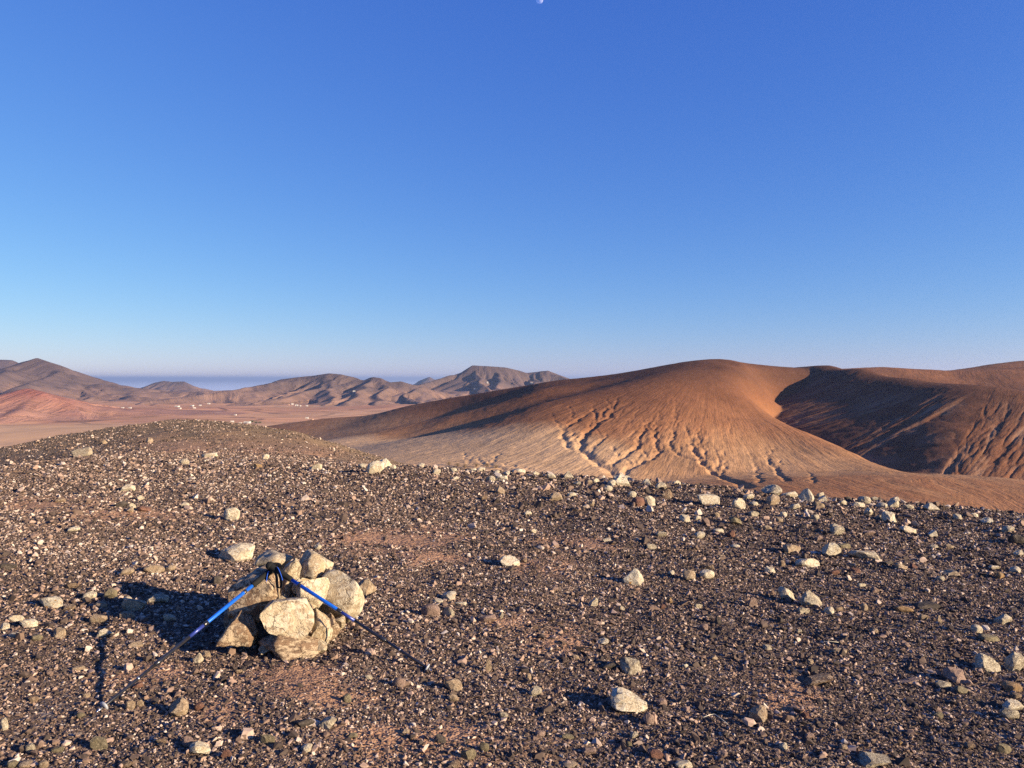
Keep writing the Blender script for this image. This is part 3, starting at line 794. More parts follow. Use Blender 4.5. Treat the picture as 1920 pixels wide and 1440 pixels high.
# stones one can pick out: column, row of the foot, width, height, colour, shape, words (look), note (optional)
STONES_TXT = """
148,857,38,17,m,S|long flat pale slab with a brown underside on the left mound
342,872,19,12,m,O|round boulder half brown half pale on the mound
390,859,30,10,p,S|low flat pale stone right of the dusty track
278,830,13,10,t,B|small tan block above the dusty track
237,922,24,13,p,B
264,938,14,10,p,B
225,952,24,14,d,W|dark grey wedge leaning beside two small pale stones
247,953,12,10,p,B
242,961,14,10,t,B
270,960,26,12,r,W|red-brown wedge of stone behind the cairn shadow
346,951,15,9,p,B
434,977,30,26,p,O|pale round stone alone behind the cairn
440,1055,70,36,p,B|big pale block lying close behind the cairn
112,943,17,10,b,B
137,999,21,11,p,B
242,870,13,7,p,S
179,865,10,6,p,B
15,1070,32,14,d,S
237,1080,24,14,t,B
287,1077,35,18,t,B
320,1070,18,11,t,O
132,1105,28,12,b,S
405,1097,18,16,d,O|dark round stone touching the left of the cairn
95,1142,38,24,l,B|pale stone with an orange base left of the cairn shadow
166,1128,25,18,p,B
206,1125,22,20,o,B
252,1147,45,24,m,S|pale stone with brown underside at the end of the cairn shadow
237,1128,16,9,p,O
295,1134,36,20,g,B|grey-green stone lying inside the cairn shadow
188,1141,25,12,t,S
318,1167,25,15,p,B|small bright stone at the front edge of the cairn shadow
28,1168,25,15,p,B
52,1178,30,18,p,B
8,1183,18,14,p,B
182,1171,32,19,t,S
238,1161,28,14,t,S
195,1198,26,17,p,W
110,1199,26,20,t,B
128,1146,22,12,b,B
67,1203,20,12,o,O
25,1198,20,10,p,S
370,1246,18,20,g,P
386,1234,16,12,t,B
257,1293,18,12,r,W|red-brown wedge beside the middle of the left pole
242,1335,18,19,t,O
262,1328,12,14,t,P
332,1348,34,36,t,B|upright tan stone standing between the pole tip and the cairn
148,1349,16,11,o,O|round olive pebble beside the tip of the left pole
372,1336,18,15,r,O
5,1373,16,24,p,B
184,1411,33,26,o,S|broad flat olive stone near the bottom left
54,1416,18,18,g,O
71,1406,16,16,k,O
351,1406,24,20,k,S
375,1424,40,28,p,W|long pale stone beside a pink one near the bottom left
424,1426,19,17,r,P
30,1438,20,14,o,O
55,1440,28,14,t,O
88,1437,18,15,t,O
105,1416,22,12,o,S
445,1266,20,10,b,S
145,1261,24,11,t,S
255,1216,26,12,t,W
702,889,33,24,p,B|biggest pale rock on the rim below the mound
718,878,30,20,p,P|pale peaked rock behind the biggest rim rock
732,881,20,9,p,S
590,882,24,13,p,W
677,878,16,9,l,B
488,857,11,8,p,B
497,862,12,11,p,B
482,877,16,8,c,S
520,866,12,7,t,B
818,890,15,11,p,B
787,877,16,8,p,B
850,885,14,8,p,B
885,884,16,6,p,S
930,889,14,7,p,B
950,891,14,8,p,B
940,902,25,10,p,S
852,901,16,7,p,S
938,926,18,13,t,P
957,1064,40,24,l,W|white stone with orange lichen on its left in the middle of the gravel
982,1056,13,10,b,B
684,1117,39,33,t,P|squat tan stone standing against the right of the cairn
595,1031,14,10,p,O
841,1127,28,17,l,B|pale stone with a yellow lichen spot right of the cairn
822,1131,20,8,p,S
862,1136,26,7,p,S
807,1157,37,24,k,O|rounded pinkish stone casting a long shadow right of the cairn
840,1158,25,21,g,P|dark grey stone beside the rounded pinkish stone
915,1168,32,15,k,S
939,1161,10,12,g,B
748,1292,25,20,k,O|round pink-brown stone just left of the right pole tip
850,1298,33,25,t,B|rough tan stone in front of the right pole tip
850,1319,20,15,t,B
650,1320,16,17,o,O
916,1263,12,24,t,P|thin upright tan shard right of the right pole tip
991,1279,11,14,t,O
1005,1309,24,20,g,B
908,1413,18,18,o,O
878,1430,30,22,o,S
825,1396,22,16,d,S
945,1351,18,14,g,B
850,1440,26,14,b,B
568,1368,44,18,d,S|flat dark stone with a hollow below the bare sandy patch
612,1373,36,23,g,W|grey layered stone beside the flat dark one
572,1416,23,16,p,B|small white stone alone near the bottom edge
500,1399,28,18,o,S
532,1236,18,12,t,O
690,1276,15,9,p,B
1067,898,20,14,g,P
1168,912,30,25,p,P|tall white pointed rock on the rim in front of the gully
1147,912,17,12,p,B
1214,911,16,12,p,P
1270,910,17,9,p,B
1241,918,22,13,g,B
973,890,26,11,p,O
1005,892,13,8,p,B
1034,897,18,9,p,B
1118,907,14,10,p,B
1105,908,12,8,t,B
1043,940,24,15,t,B
1219,949,22,19,p,B|white block with a shaded left face beside a red-brown stone
1198,951,26,18,r,O|dark red-brown stone touching a white block
1252,935,22,17,b,P
1330,947,46,19,p,S|broad low pale rock right of the white block
1387,955,28,21,p,B|rough cream-coloured rock near the right rim
990,967,14,9,p,B
1126,955,9,7,r,O
1285,979,20,14,p,B
1309,976,13,9,p,B
1345,970,12,9,t,B
1379,985,26,17,o,W
1348,1000,20,9,p,S
1371,1009,19,15,r,P
1240,1007,22,11,g,S
1312,1011,22,14,p,B
1138,1017,18,8,p,S
1222,1030,20,10,g,S
1187,1097,43,32,l,P|white stone with a brown lichen cap and long shadow
1292,1090,24,22,t,O|tall rounded tan-grey stone beside a white rounded one
1326,1086,29,17,p,O|white rounded stone beside a tall tan-grey one
1330,1069,20,10,b,S
1113,1138,18,17,p,W
1256,1134,12,14,c,P
1166,1146,12,10,g,P
1226,1146,18,10,k,S
1243,1143,11,9,r,B
1412,1140,18,20,k,P|upright pink-tan stone with a long thin shadow
1346,1173,14,18,d,P
1320,1184,18,13,k,B
1452,930,38,20,g,B|big grey-white boulder on the right rim
1483,935,32,13,p,S
1515,941,28,26,p,P|white angular rock rising on the right rim
1545,942,20,12,p,W
1583,947,16,9,g,B
1592,939,14,8,d,B
1625,945,24,14,g,O
1613,951,22,9,p,S
1645,941,22,10,g,B
1679,953,24,16,g,W
1707,956,20,10,g,B
1752,958,27,14,p,P|pale wedge standing alone far out on the right rim
1632,967,16,15,p,P
1672,980,26,20,p,B
1571,1004,28,18,g,B
1705,1001,32,16,p,W
1750,1008,20,13,p,W
1630,1003,24,8,k,S
1855,984,22,12,l,B
1892,999,22,13,g,B
1485,1037,34,18,t,B
1560,1044,34,28,p,P|white three-cornered stone standing above a long slab
1583,1029,26,10,o,S
1622,1051,56,18,g,S|long narrow blue-grey slab right of the white three-cornered stone
1515,1066,48,21,p,B|knobbly white stone below the white three-cornered stone
1445,1076,20,12,p,B
1466,1063,14,13,b,O
1692,1069,22,13,t,W
1713,1067,14,10,r,P
1663,1060,26,9,d,S
1783,1081,36,13,t,W
1565,1079,22,10,r,S
1605,1076,22,11,r,B
1878,1086,18,14,c,W
1865,1068,22,8,p,S
1911,1045,18,13,p,B
1908,1021,30,20,d,B
1475,1129,32,30,p,W|curved pale stone left of a grey-white one
1521,1138,44,33,g,P|grey-white stone with a tail right of the curved pale one
1556,1154,18,14,p,B
1507,1152,25,14,g,B
1621,1147,14,15,t,O
1696,1149,34,14,c,B|orange-tan stone left of a long dark slab
1738,1143,46,14,d,S|long thin dark slab tilted behind an orange-tan stone
1733,1164,18,12,t,S
1763,1169,10,14,t,P
1880,1172,34,21,g,W
1832,1188,22,16,p,O
1617,1102,16,8,p,S
1857,1206,40,16,o,S
1575,1227,28,11,t,S
1521,1247,14,10,t,B
1535,1289,58,20,b,S|long dark brown slab lying low in the gravel
1515,1306,18,14,k,P
1700,1286,50,9,k,S|pale pink splinter of stone lying flat
1793,1282,40,29,k,B|pinkish hollow stone behind a half-shaded grey one
1770,1295,28,16,g,O
1806,1304,28,15,o,W
1850,1263,48,35,g,P|grey rock in the heap at the right edge
1906,1262,36,36,g,B|blue-grey rock at the back of the heap at the right edge
1898,1299,36,19,c,O|ochre rock in the heap at the right edge
1906,1313,22,12,b,O
1902,1336,40,22,p,B|pale shaded rock in front of the ochre one
1896,1352,32,21,g,O|grey rock marked with white below the heap at the right edge
1583,1411,16,11,t,O
1636,1440,66,24,g,W|blue-grey slab cut by the bottom edge
1885,1416,28,18,o,S
1513,1350,14,12,r,B
1690,1401,11,9,c,O|tiny yellow pebble alone in the gravel
1180,1342,72,42,p,W|large long pale rock lying aslant in the gravel
1184,1266,42,31,g,B|grey speckled rock beside a flat dark one
1141,1258,38,13,d,S|flat dark stone beside a grey speckled rock
1218,1362,18,23,k,O|round pink pebble in front of the large long pale rock
1242,1329,20,16,k,O|rounded pink stone right of the large long pale rock
1423,1358,34,31,t,B|rough tan rock alone right of the large long pale rock
1131,1211,22,13,p,B
1013,1385,20,12,k,O
1190,1388,16,12,g,B
1232,1428,28,17,r,S
1105,1421,28,14,k,S
1280,1440,34,14,p,S
1356,1425,20,14,k,O
1065,1388,24,9,o,S
1068,1440,30,12,t,O
1181,1406,12,12,o,B
1470,1410,16,14,p,B
1000,1000,12,8,p,B
760,1095,10,8,t,B
1620,1420,14,10,b,B
1440,1220,16,10,g,B
1340,1240,14,9,t,B
1285,1255,12,9,p,B
1080,1240,14,10,t,B
1640,1190,16,10,t,B
1700,1215,14,9,k,B
1500,1190,12,8,g,B
1040,1110,14,9,k,B
905,1010,10,7,p,B
860,985,10,7,p,B
1440,995,16,10,t,B
1470,970,14,9,p,B
1530,975,16,10,g,B
1800,975,16,10,g,B
1830,970,14,8,p,B
1870,965,12,8,g,B
1780,1030,16,10,t,B
1330,1395,14,10,d,B
1520,1390,20,12,k,B
1760,1350,22,12,o,B
1820,1410,22,14,b,B
1450,1290,14,10,k,B
660,1390,18,11,o,B
760,1380,14,10,t,B
300,1400,20,12,b,B
240,1440,26,13,b,B
160,1310,14,9,t,B
90,1270,16,10,k,B
60,1320,18,12,b,B
330,1215,14,9,t,B
60,1010,16,9,k,B
180,1020,12,8,t,B
370,1010,12,8,p,B
580,960,10,7,p,B
660,930,12,8,p,B
760,945,10,7,t,B
"""
GAPS = {'p': 'pale', 't': 'tan', 'b': 'brown', 'r': 'red-brown', 'g': 'grey', 'd': 'dark', 'k': 'pinkish', 'o': 'olive', 'l': 'lichen-spotted pale', 'c': 'ochre', 'm': 'pale brown-edged'}
FORM = {'B': 'block', 'S': 'flat stone', 'P': 'pointed stone', 'O': 'round stone', 'W': 'wedge'}
LANDMARKS = []
STONE_ROWS = []
for line in STONES_TXT.strip().splitlines():
    head, _, words = line.partition('|')
    px, py, w, h, c, sh = head.split(',')
    STONE_ROWS.append([float(px), float(py), float(w), float(h), c, sh, words])
rs_ = random.Random(5)
# stones strewn over the far mound and along the rim, too many to name one by one
def add_strewn(n, x0, x1, y0, y1, w0, w1, cols):
    k = 0
    while k < n:
        px = rs_.uniform(x0, x1); py = rs_.uniform(y0, y1)
        X, Y = hit(px, py)
        if abs(float(HOR - F * gz(X, Y) / Y) - py) > 4 or any(abs(r[0] - px) < (r[2] + 10) / 2 + 2 and abs(r[1] - py) < 9 for r in STONE_ROWS):
            continue
        w = rs_.uniform(w0, w1); STONE_ROWS.append([px, py, w, w * rs_.uniform(.42, .75), rs_.choice(cols), rs_.choice('BBPWSO'), ''])
        k += 1
add_strewn(14, 60, 690, 822, 872, 6, 12, 'ppppttbg')
add_strewn(20, 760, 1900, 905, 985, 9, 17, 'pppptggbk')
add_strewn(16, 1250, 1910, 965, 1180, 10, 20, 'ppttggkbd')
add_strewn(8, 1400, 1720, 925, 958, 13, 27, 'pppgt')
add_strewn(10, 800, 1300, 884, 912, 8, 17, 'pppgt')
_keep = sorted(STONE_ROWS, key=lambda r: -(r[2] * r[3] + (1e6 if r[6] else 0)))[:300]      # the 300 that show largest; smaller ones are gravel
STONE_ROWS = [r for r in STONE_ROWS if r in _keep]
LANDMARKS = [(r[0], r[1], r[6]) for r in STONE_ROWS if r[6]]
PLACES = [(550, 1190, 'the cairn'), (170, 1338, 'the tip of the left pole'), (815, 1258, 'the tip of the right pole')] + [
    (702, 889, 'the biggest pale rim rock'), (1168, 912, 'the tall white rim rock'), (440, 1055, 'the big pale block behind the cairn'), (148, 857, 'the flat slab on the mound'),
    (1187, 1097, 'the lichen-capped white stone'), (957, 1064, 'the orange-lichen stone'), (1180, 1342, 'the large long pale rock'), (1560, 1044, 'the white three-cornered stone'),
    (1622, 1051, 'the long blue-grey slab'), (1535, 1289, 'the long dark brown slab'), (1850, 1263, 'the rock heap at the right edge'), (1452, 930, 'the big grey-white rim boulder'),
    (807, 1157, 'the rounded pinkish stone'), (1330, 947, 'the broad low pale rock'), (1475, 1129, 'the curved pale stone'), (184, 1411, 'the broad flat olive stone'),
    (332, 1348, 'the upright tan stone'), (572, 1416, 'the small white stone'), (1423, 1358, 'the rough tan rock'), (1738, 1143, 'the long thin dark slab'), (1752, 958, 'the lone pale rim wedge'),
    (434, 977, 'the lone pale round stone'), (850, 1298, 'the rough tan pole-tip stone'), (270, 960, 'the red-brown wedge'), (390, 859, 'the low stone by the dusty track')]
used_labels = {}
def stone_label(px, py, w, h, c, sh):
    size = 'small ' if w < 15 else ('' if w < 26 else 'larger ')
    d = sorted((math.hypot((px - a) * .8, (py - b) * 2.0), n, a, b) for a, b, n in PLACES)
    for rank in range(6):
        dd, n, a, b = d[rank]
        dx, dy = px - a, (py - b) * 2.2
        side = ('left of' if dx < 0 else 'right of') if abs(dx) > abs(dy) else ('behind' if dy < 0 else 'in front of')
        near = 'close ' if dd < 45 else ('' if dd < 150 else 'well ')
        lab = f"{size}{GAPS[c]} {FORM[sh]} {near}{side} {n}"
        if lab not in used_labels:
            used_labels[lab] = 1
            return lab
    d0 = d[0][1]; dy = (py - d[0][3])
    for o in ('second', 'third', 'fourth', 'fifth', 'sixth', 'seventh'):
        lab = f"{o} {size}{GAPS[c]} {FORM[sh]} {'behind' if dy < 0 else 'in front of'} and {'left' if px < d[0][2] else 'right'} of {d0}"
        if lab not in used_labels:
            used_labels[lab] = 1
            return lab
    return lab
for i, (px, py, w, h, c, sh, words) in enumerate(STONE_ROWS):
    X, Y = hit(px, min(py, 1436))
    if py > 1436: Y -= .03
    s = Y / F
    W = w * s; th = (py - HOR) / F
    D = W * rs_.uniform(.6, .9) if sh != 'S' else W * rs_.uniform(.45, .7)
    H = max((h * s - .55 * D * math.sin(th)) / math.cos(th), .42 * h * s)
    if Y > 9: H = h * s
    H *= 1.30                                   # the foot is sunk in the gravel
    me = shaped(sh, rs_.randrange(5), c)
    o = bpy.data.objects.new('stone', me); COL.objects.link(o)
    Yc = Y + D * .38
    o.location = (X / Y * Yc if Y < 9 else X, Yc, float(gz(X, Yc)) + H * (.5 - .25))
    o.scale = (W / 2, D / 2, H / 2)
    o.rotation_euler = (0, 0, math.pi if rs_.random() < .5 else 0)
    if sh == 'S' and w > 36: o.rotation_euler[1] += (-.10 if px < 1000 else .16)
    tag(o, words or stone_label(px, py, w, h, c, sh), 'stone', 'stones strewn over the gravel hilltop')

# ------------------------------------------------------------------ the cairn: stones laid on one another
cairn = bpy.data.objects.new('cairn', None); COL.objects.link(cairn)
cbx, cby = hit(545, 1190)
cairn.location = (cbx, cby, float(gz(cbx, cby)))
tag(cairn, 'small cairn of piled pale and brown rocks with two poles leaning on it', 'cairn')
#   column, row of the centre, distance, width, height (photo), depth (m), colour, shape, seed, tilt about the line of sight, label
CAIRN = [
    (541, 1207, 4.54, 126, 50, .28, 'R', 'wedge', 11, .02, 'wide brown base stone at the front'),
    (446, 1181, 4.52, 64, 68, .22, 'R', 'point', 12, .0, 'brown stone with a pale rim standing at the lower left'),
    (541, 1160, 4.56, 96, 78, .26, 'P', 'block', 13, -.08, 'pale block with a dark left face in front'),
    (602, 1183, 4.66, 44, 78, .22, 'T', 'wedge', 14, .05, 'tan stone at the lower right of the front'),
    (478, 1112, 4.70, 96, 92, .28, 'R', 'block', 15, -.10, 'large dark brown block on the left'),
    (584, 1113, 4.72, 54, 64, .18, 'P', 'block', 16, .18, 'white crusted stone in the middle'),
    (638, 1121, 4.88, 92, 104, .20, 'P', 'block', 44, -.30, 'big pale slab leaning on the right'),
    (586, 1061, 4.98, 64, 48, .24, 'T', 'wedge', 18, .10, 'pale stone topping the right side'),
    (513, 1058, 5.10, 64, 46, .26, 'P', 'block', 19, -.05, 'pale stone at the back of the top'),
    (549, 1072, 4.90, 34, 52, .18, 'T', 'point', 20, .10, 'upright pale stone near the top'),
    (542, 1108, 4.78, 44, 48, .20, 'R', 'block', 21, .12, None),
    (573, 1139, 4.70, 38, 28, .16, 'T', 'wedge', 22, .25, None),
    (622, 1176, 4.74, 34, 40, .16, 'R', 'block', 32, .1, None),
    (500, 1150, 5.02, 110, 90, .30, 'R', 'block', 23, .0, None),
    (590, 1150, 5.10, 116, 84, .30, 'T', 'block', 24, .0, None),
    (520, 1104, 5.12, 106, 70, .28, 'T', 'block', 25, .0, None),
    (458, 1160, 4.92, 58, 60, .24, 'R', 'block', 26, .0, None),
    (506, 1190, 4.70, 50, 50, .22, 'd', 'block', 27, .0, None),
    (600, 1214, 4.55, 26, 24, .10, 'T', 'wedge', 33, .0, None),
    (470, 1143, 4.70, 30, 22, .12, 'R', 'slab', 34, .2, None),
    (497, 1216, 4.50, 24, 18, .10, 'T', 'block', 36, .0, None),
    (636, 1168, 4.78, 22, 20, .10, 'T', 'wedge', 37, .0, None),
    (560, 1098, 4.74, 22, 26, .10, 'P', 'point', 38, .1, None),
    (618, 1078, 4.95, 26, 20, .12, 'T', 'wedge', 39, .2, None),
    (530, 1128, 4.62, 26, 20, .10, 'T', 'wedge', 35, .1, None),
]
for (px, py, Y, w, h, D, c, kind, seed, tilt, lab) in CAIRN:
    Y *= .918; D *= .95
    x, y, z = w3(px, py, Y); s = Y / F
    me = rock_mesh('stone', 900 + seed, kind, 4, .055, 6 if seed == 44 else 10)
    me.materials.append(STONE[c])
    o = bpy.data.objects.new('stone', me); link(o, cairn)
    o.location = Vector((x, y, z)) - cairn.location
    o.scale = (w * s / 2 * 1.04, D / 2, h * s / 2 * 1.04)
    o.rotation_euler = (0, tilt, 0)
    if lab: o['label'] = lab

# ------------------------------------------------------------------ trekking poles
def tube(bm, pts, radii, n=14, cap=True):
    rings = []
    for i, p in enumerate(pts):
        p = Vector(p)
        t = (Vector(pts[min(i + 1, len(pts) - 1)]) - Vector(pts[max(i - 1, 0)])).normalized()
        u = t.cross(Vector((0, 0, 1)))
        u = u.normalized() if u.length > 1e-4 else Vector((1, 0, 0))
        v = t.cross(u).normalized()
        r = radii[i] if isinstance(radii, (list, tuple)) else radii
        rings.append([bm.verts.new(p + (u * math.cos(2 * math.pi * k / n) + v * math.sin(2 * math.pi * k / n)) * r) for k in range(n)])
    for a, b in zip(rings[:-1], rings[1:]):
        for k in range(n): bm.faces.new((a[k], a[(k + 1) % n], b[(k + 1) % n], b[k]))
    if cap:
        bm.faces.new(list(reversed(rings[0]))); bm.faces.new(rings[-1])

def pole_materials():
    def simple(name, col, rough, spec=.5, metal=0.0, bumps=None):
        M = Mat(name, rough, spec); M.b.inputs['Metallic'].default_value = metal
        n = M.noise(M.obj(), 40, 4, .6)
        M.color(M.mix(1.0, col, M.ramp(n, [(0.3, .82), (0.7, 1.1)]), 'MULTIPLY'))
        if bumps: M.bump(M.noise(M.obj(), bumps, 3, .6), .002, .6)
        return M.m
    return dict(blue=simple('blue_anodised_metal', (0.012, 0.13, 0.62), .32, .6, .25), black=simple('black_metal', (0.016, 0.016, 0.02), .22, .6), deep=simple('deep_blue_metal', (0.03, 0.05, 0.25), .35, .6, .2), foam=simple('black_foam_grip', (0.012, 0.012, 0.012), .85, .2, 0, 300),
                steel=simple('bare_steel', (0.55, 0.55, 0.56), .3, .5, .9), web=simple('black_webbing', (0.014, 0.014, 0.016), .8, .2, 0, 250), webb=simple('blue_webbing', (0.01, 0.09, 0.55), .7, .3, 0, 250),
                basket=simple('grey_plastic', (0.30, 0.31, 0.34), .4, .5))
PM = pole_materials()
def strap_band(bm, pts, width, thick, side):
    prev = None
    for i, p in enumerate(pts):
        p = Vector(p); t = (Vector(pts[min(i + 1, len(pts) - 1)]) - Vector(pts[max(i - 1, 0)])).normalized()
        sd = Vector(side).normalized(); nn = t.cross(sd).normalized()
        q = [bm.verts.new(p + sd * a * width / 2 + nn * b * thick / 2) for a, b in ((-1, -1), (1, -1), (1, 1), (-1, 1))]
        if prev:
            for k in range(4): bm.faces.new((prev[k], prev[(k + 1) % 4], q[(k + 1) % 4], q[k]))
        else: bm.faces.new(list(reversed(q)))
        prev = q
    bm.faces.new(prev)

def trekking_pole(tip_px, tip_py, top_px, top_py, top_Y, label, blue_end, hang):
    tx, ty = hit(tip_px, tip_py); tip = Vector((tx, ty, float(gz(tx, ty)) - .012))
    top = Vector(w3(top_px, top_py, top_Y))
    root = bpy.data.objects.new('trekking_pole', None); COL.objects.link(root); root.location = tip
    tag(root, label, 'trekking pole', 'blue and black poles leaning on the cairn')
    L = (top - tip).length; d = (top - tip).normalized()
    def at(f, off=(0, 0, 0)): return d * (L * f) + Vector(off)      # 0 = tip, 1 = top of the grip
    def part(name, spans, mat, par=root, n=14):
        bm = bmesh.new()
        fs, rr = zip(*spans)
        tube(bm, [at(f) for f in fs], list(rr), n)
        return bm_obj(name, bm, mat, par, True)
    part('steel_tip', [(0, .002), (.012, .0035), (.03, .005), (.045, .0055)], PM['steel'])
    bm = bmesh.new()
    c0, c1 = at(.047), at(.056)
    tube(bm, [c0, at(.050), c1], [.012, .024, .022], 18)
    bk = bm_obj('basket', bm, PM['basket'], root, True)
    part('lower_shaft', [(.044, .0064), (.06, .0078), (.30, .0080)], PM['black'])
    part('middle_shaft', [(.30, .0090), (.302, .0092), (blue_end - .09, .0092)], PM['black'])
    part('printed_shaft', [(blue_end - .09, .0091), (blue_end, .0091)], PM['deep'])
    part('locking_collar', [(.288, .0088), (.29, .0118), (.325, .0118), (.327, .0094)], PM['black'])
    part('locking_collar', [(blue_end - .012, .0096), (blue_end - .01, .0116), (blue_end + .012, .0116), (blue_end + .014, .0100)], PM['black'])
    up = part('upper_shaft', [(blue_end, .0098), (blue_end + .002, .0102), (.855, .0102)], PM['blue'])
    part('shaft_band', [(.792, .0104), (.793, .0109), (.806, .0109), (.807, .0104)], PM['black'])
    part('size_mark', [(.205, .0081), (.2052, .0084), (.211, .0084), (.2112, .0081)], PM['steel'])
    grip = part('grip', [(.848, .0125), (.853, .0165), (.87, .0155), (.885, .0168), (.90, .0155), (.912, .0172), (.925, .0160), (.945, .0185), (.965, .0185), (.98, .0215), (.992, .0195), (1.0, .010)], PM['foam'])
    part('grip_head', [(.972, .0190), (.978, .0232), (.99, .0225), (1.0, .0150), (1.003, .006)], PM['foam'], grip)
    # wrist strap: a blue edged loop of webbing hanging from the grip
    a = at(.955); hx, hy, hz = hang
    loop = [a, a + Vector((hx * .25, hy * .3, .012)), a + Vector((hx * .7, hy * .8, -.015)), a + Vector((hx, hy, hz * .55)), a + Vector((hx * 1.02, hy, hz * .9)), a + Vector((hx * .8, hy * 1.05, hz)), a + Vector((hx * .55, hy * .9, hz * .85)), a + Vector((hx * .4, hy * .6, hz * .4)), a + Vector((0, 0, -.01))]
    fine = []
    for i in range(len(loop) - 1):
        p0 = loop[max(i - 1, 0)]; p1 = loop[i]; p2 = loop[i + 1]; p3 = loop[min(i + 2, len(loop) - 1)]
        for k in range(4):
            t = k / 4
            fine.append(.5 * ((2 * p1) + (p2 - p0) * t + (2 * p0 - 5 * p1 + 4 * p2 - p3) * t * t + (3 * p1 - p0 - 3 * p2 + p3) * t ** 3))
    fine.append(loop[-1])
    bm = bmesh.new(); strap_band(bm, fine, .024, .0022, (.8, -.6, .15))
    st = bm_obj('strap', bm, PM['web'], root, False)
    bm = bmesh.new(); strap_band(bm, [p + Vector((.8, -.6, .15)).normalized() * .0135 for p in fine[2:13]], .004, .0026, (.8, -.6, .15))
    bm_obj('strap_edge', bm, PM['webb'], st, False)
    return root
trekking_pole(170, 1340, 514, 1065, 4.31, 'trekking pole running down left from the cairn into the gravel', .56, (-.005, -.045, -.13))
trekking_pole(818, 1262, 500, 1058, 4.25, 'trekking pole running down right from the cairn across the pale slab', .56, (.05, -.04, -.10))
# ------------------------------------------------------------------ gravel: countless pebbles lying loose on the hilltop
def gravel_material():
    M = Mat('gravel_stone', 0.85, 0.2)
    t = M.attr('tint', 'INSTANCER').outputs['Fac']
    ob = M.obj()
    col = M.ramp(t, [(0.0, (0.0420, 0.0322, 0.0284)), (0.25, (0.0850, 0.0595, 0.0481)), (0.45, (0.1500, 0.0994, 0.0746)), (0.58, (0.2350, 0.1560, 0.1177)), (0.70, (0.3400, 0.2340, 0.1815)), (0.80, (0.4000, 0.2925, 0.2305)), (0.90, (0.4500, 0.3510, 0.2845)), (1.0, (0.5000, 0.4193, 0.3532))])
    n = M.noise(ob, 1.6, 4, .7)
    col = M.mix(0.7, col, M.ramp(n, [(0.3, .65), (0.7, 1.25)]), 'MULTIPLY')
    M.color(col)
    return M.m
GRAVEL_MAT = gravel_material()
src = bpy.data.collections.new('pebble_kinds')
for k in range(14):
    me = pebble_mesh('pebble', 300 + k, 9 + k % 6, .52 + .075 * (k % 6)); me.materials.append(GRAVEL_MAT)
    src.objects.link(bpy.data.objects.new('pebble_kind', me))

def scatter(y0, y1, dens, med, sig, lo, hi, umin=-0.74, umax=0.74, pale=0.0, keep=None):
    n = int(dens * (umax - umin) * .5 * (y1 ** 2 - y0 ** 2))
    y = np.sqrt(RNG.uniform(y0 ** 2, y1 ** 2, n)); x = RNG.uniform(umin, umax, n) * y + RNG.normal(0, .05, n)
    z = gz(x, y)
    sd = sand_amount(x, y, z)
    patch = 0.75 + 0.5 * fbm(x * 1.1, y * 1.1, 3, 77)
    m = RNG.uniform(0, 1, n) > np.clip(sd * 1.05 - .12, 0, .93)
    m &= RNG.uniform(0, 1, n) < np.clip(patch + .35, .3, 1)
    if keep is not None: m &= keep(x, y)
    x, y, z = x[m], y[m], z[m]
    r = np.clip(med * np.exp(RNG.normal(0, sig, len(x))), lo, hi)
    tint = np.clip(RNG.beta(.80, 1.45, len(x)) + pale + .07 * sstep(1.5, -3.0, x) + .10 * fbm(x * .9, y * .9, 2, 88), 0, 1)
    return np.stack([x, y, z + r * RNG.uniform(-.1, .45, len(x)), r, tint], 1)
P = np.concatenate([
    scatter(2.3, 4.2, 9500, .0046, .48, .0022, .017),
    scatter(4.2, 7.0, 5600, .0058, .48, .0028, .020),
    scatter(7.0, 10.5, 2300, .0085, .48, .004, .028),
    scatter(10.5, 16.5, 850, .0135, .45, .006, .045),
    scatter(2.6, 7.0, 125, .016, .38, .010, .034),
    scatter(7.0, 14.0, 34, .023, .42, .014, .06, pale=.05),
    scatter(9.0, 14.0, 20, .034, .40, .018, .075, umin=.0, pale=.14),
    scatter(16.5, 48, 120, .0140, .5, .008, .045, umin=-.80, umax=-.10, pale=-.10),
    scatter(16.5, 48, 9, .030, .4, .018, .07, umin=-.80, umax=-.12, pale=.0),
    # the same ground goes on past both sides of the view and underfoot
    scatter(2.3, 5.0, 4200, .0060, .48, .003, .02, umin=-1.5, umax=-.74), scatter(2.3, 5.0, 4200, .0060, .48, .003, .02, umin=.74, umax=1.6),
    scatter(5.0, 10.0, 1500, .0095, .48, .004, .03, umin=-1.2, umax=-.74), scatter(5.0, 9.0, 1500, .0095, .48, .004, .03, umin=.74, umax=1.3),
    scatter(2.3, 9.0, 60, .020, .4, .012, .045, umin=-1.3, umax=-.74), scatter(2.3, 9.0, 60, .020, .4, .012, .045, umin=.74, umax=1.4),
    scatter(10.0, 16.5, 520, .016, .45, .007, .05, umin=-1.1, umax=-.74), scatter(16.5, 40, 60, .018, .5, .01, .06, umin=-1.1, umax=-.80),
    scatter(.6, 2.3, 4800, .0055, .48, .003, .02, umin=-3.0, umax=3.0),
])
print('pebbles', len(P))
gv = bpy.data.meshes.new('gravel'); gv.vertices.add(len(P)); gv.vertices.foreach_set('co', P[:, :3].astype(np.float32).ravel())
def gattr(name, typ, key, data):
    a = gv.attributes.new(name, typ, 'POINT'); a.data.foreach_set(key, data)
rot = np.stack([RNG.normal(0, .55, len(P)), RNG.normal(0, .55, len(P)), RNG.uniform(0, 6.283, len(P))], 1).astype(np.float32)
gattr('turn', 'FLOAT_VECTOR', 'vector', rot.ravel())
scl = np.stack([P[:, 3], P[:, 3] * RNG.uniform(.7, 1.1, len(P)), P[:, 3] * RNG.uniform(.65, 1.15, len(P))], 1).astype(np.float32)
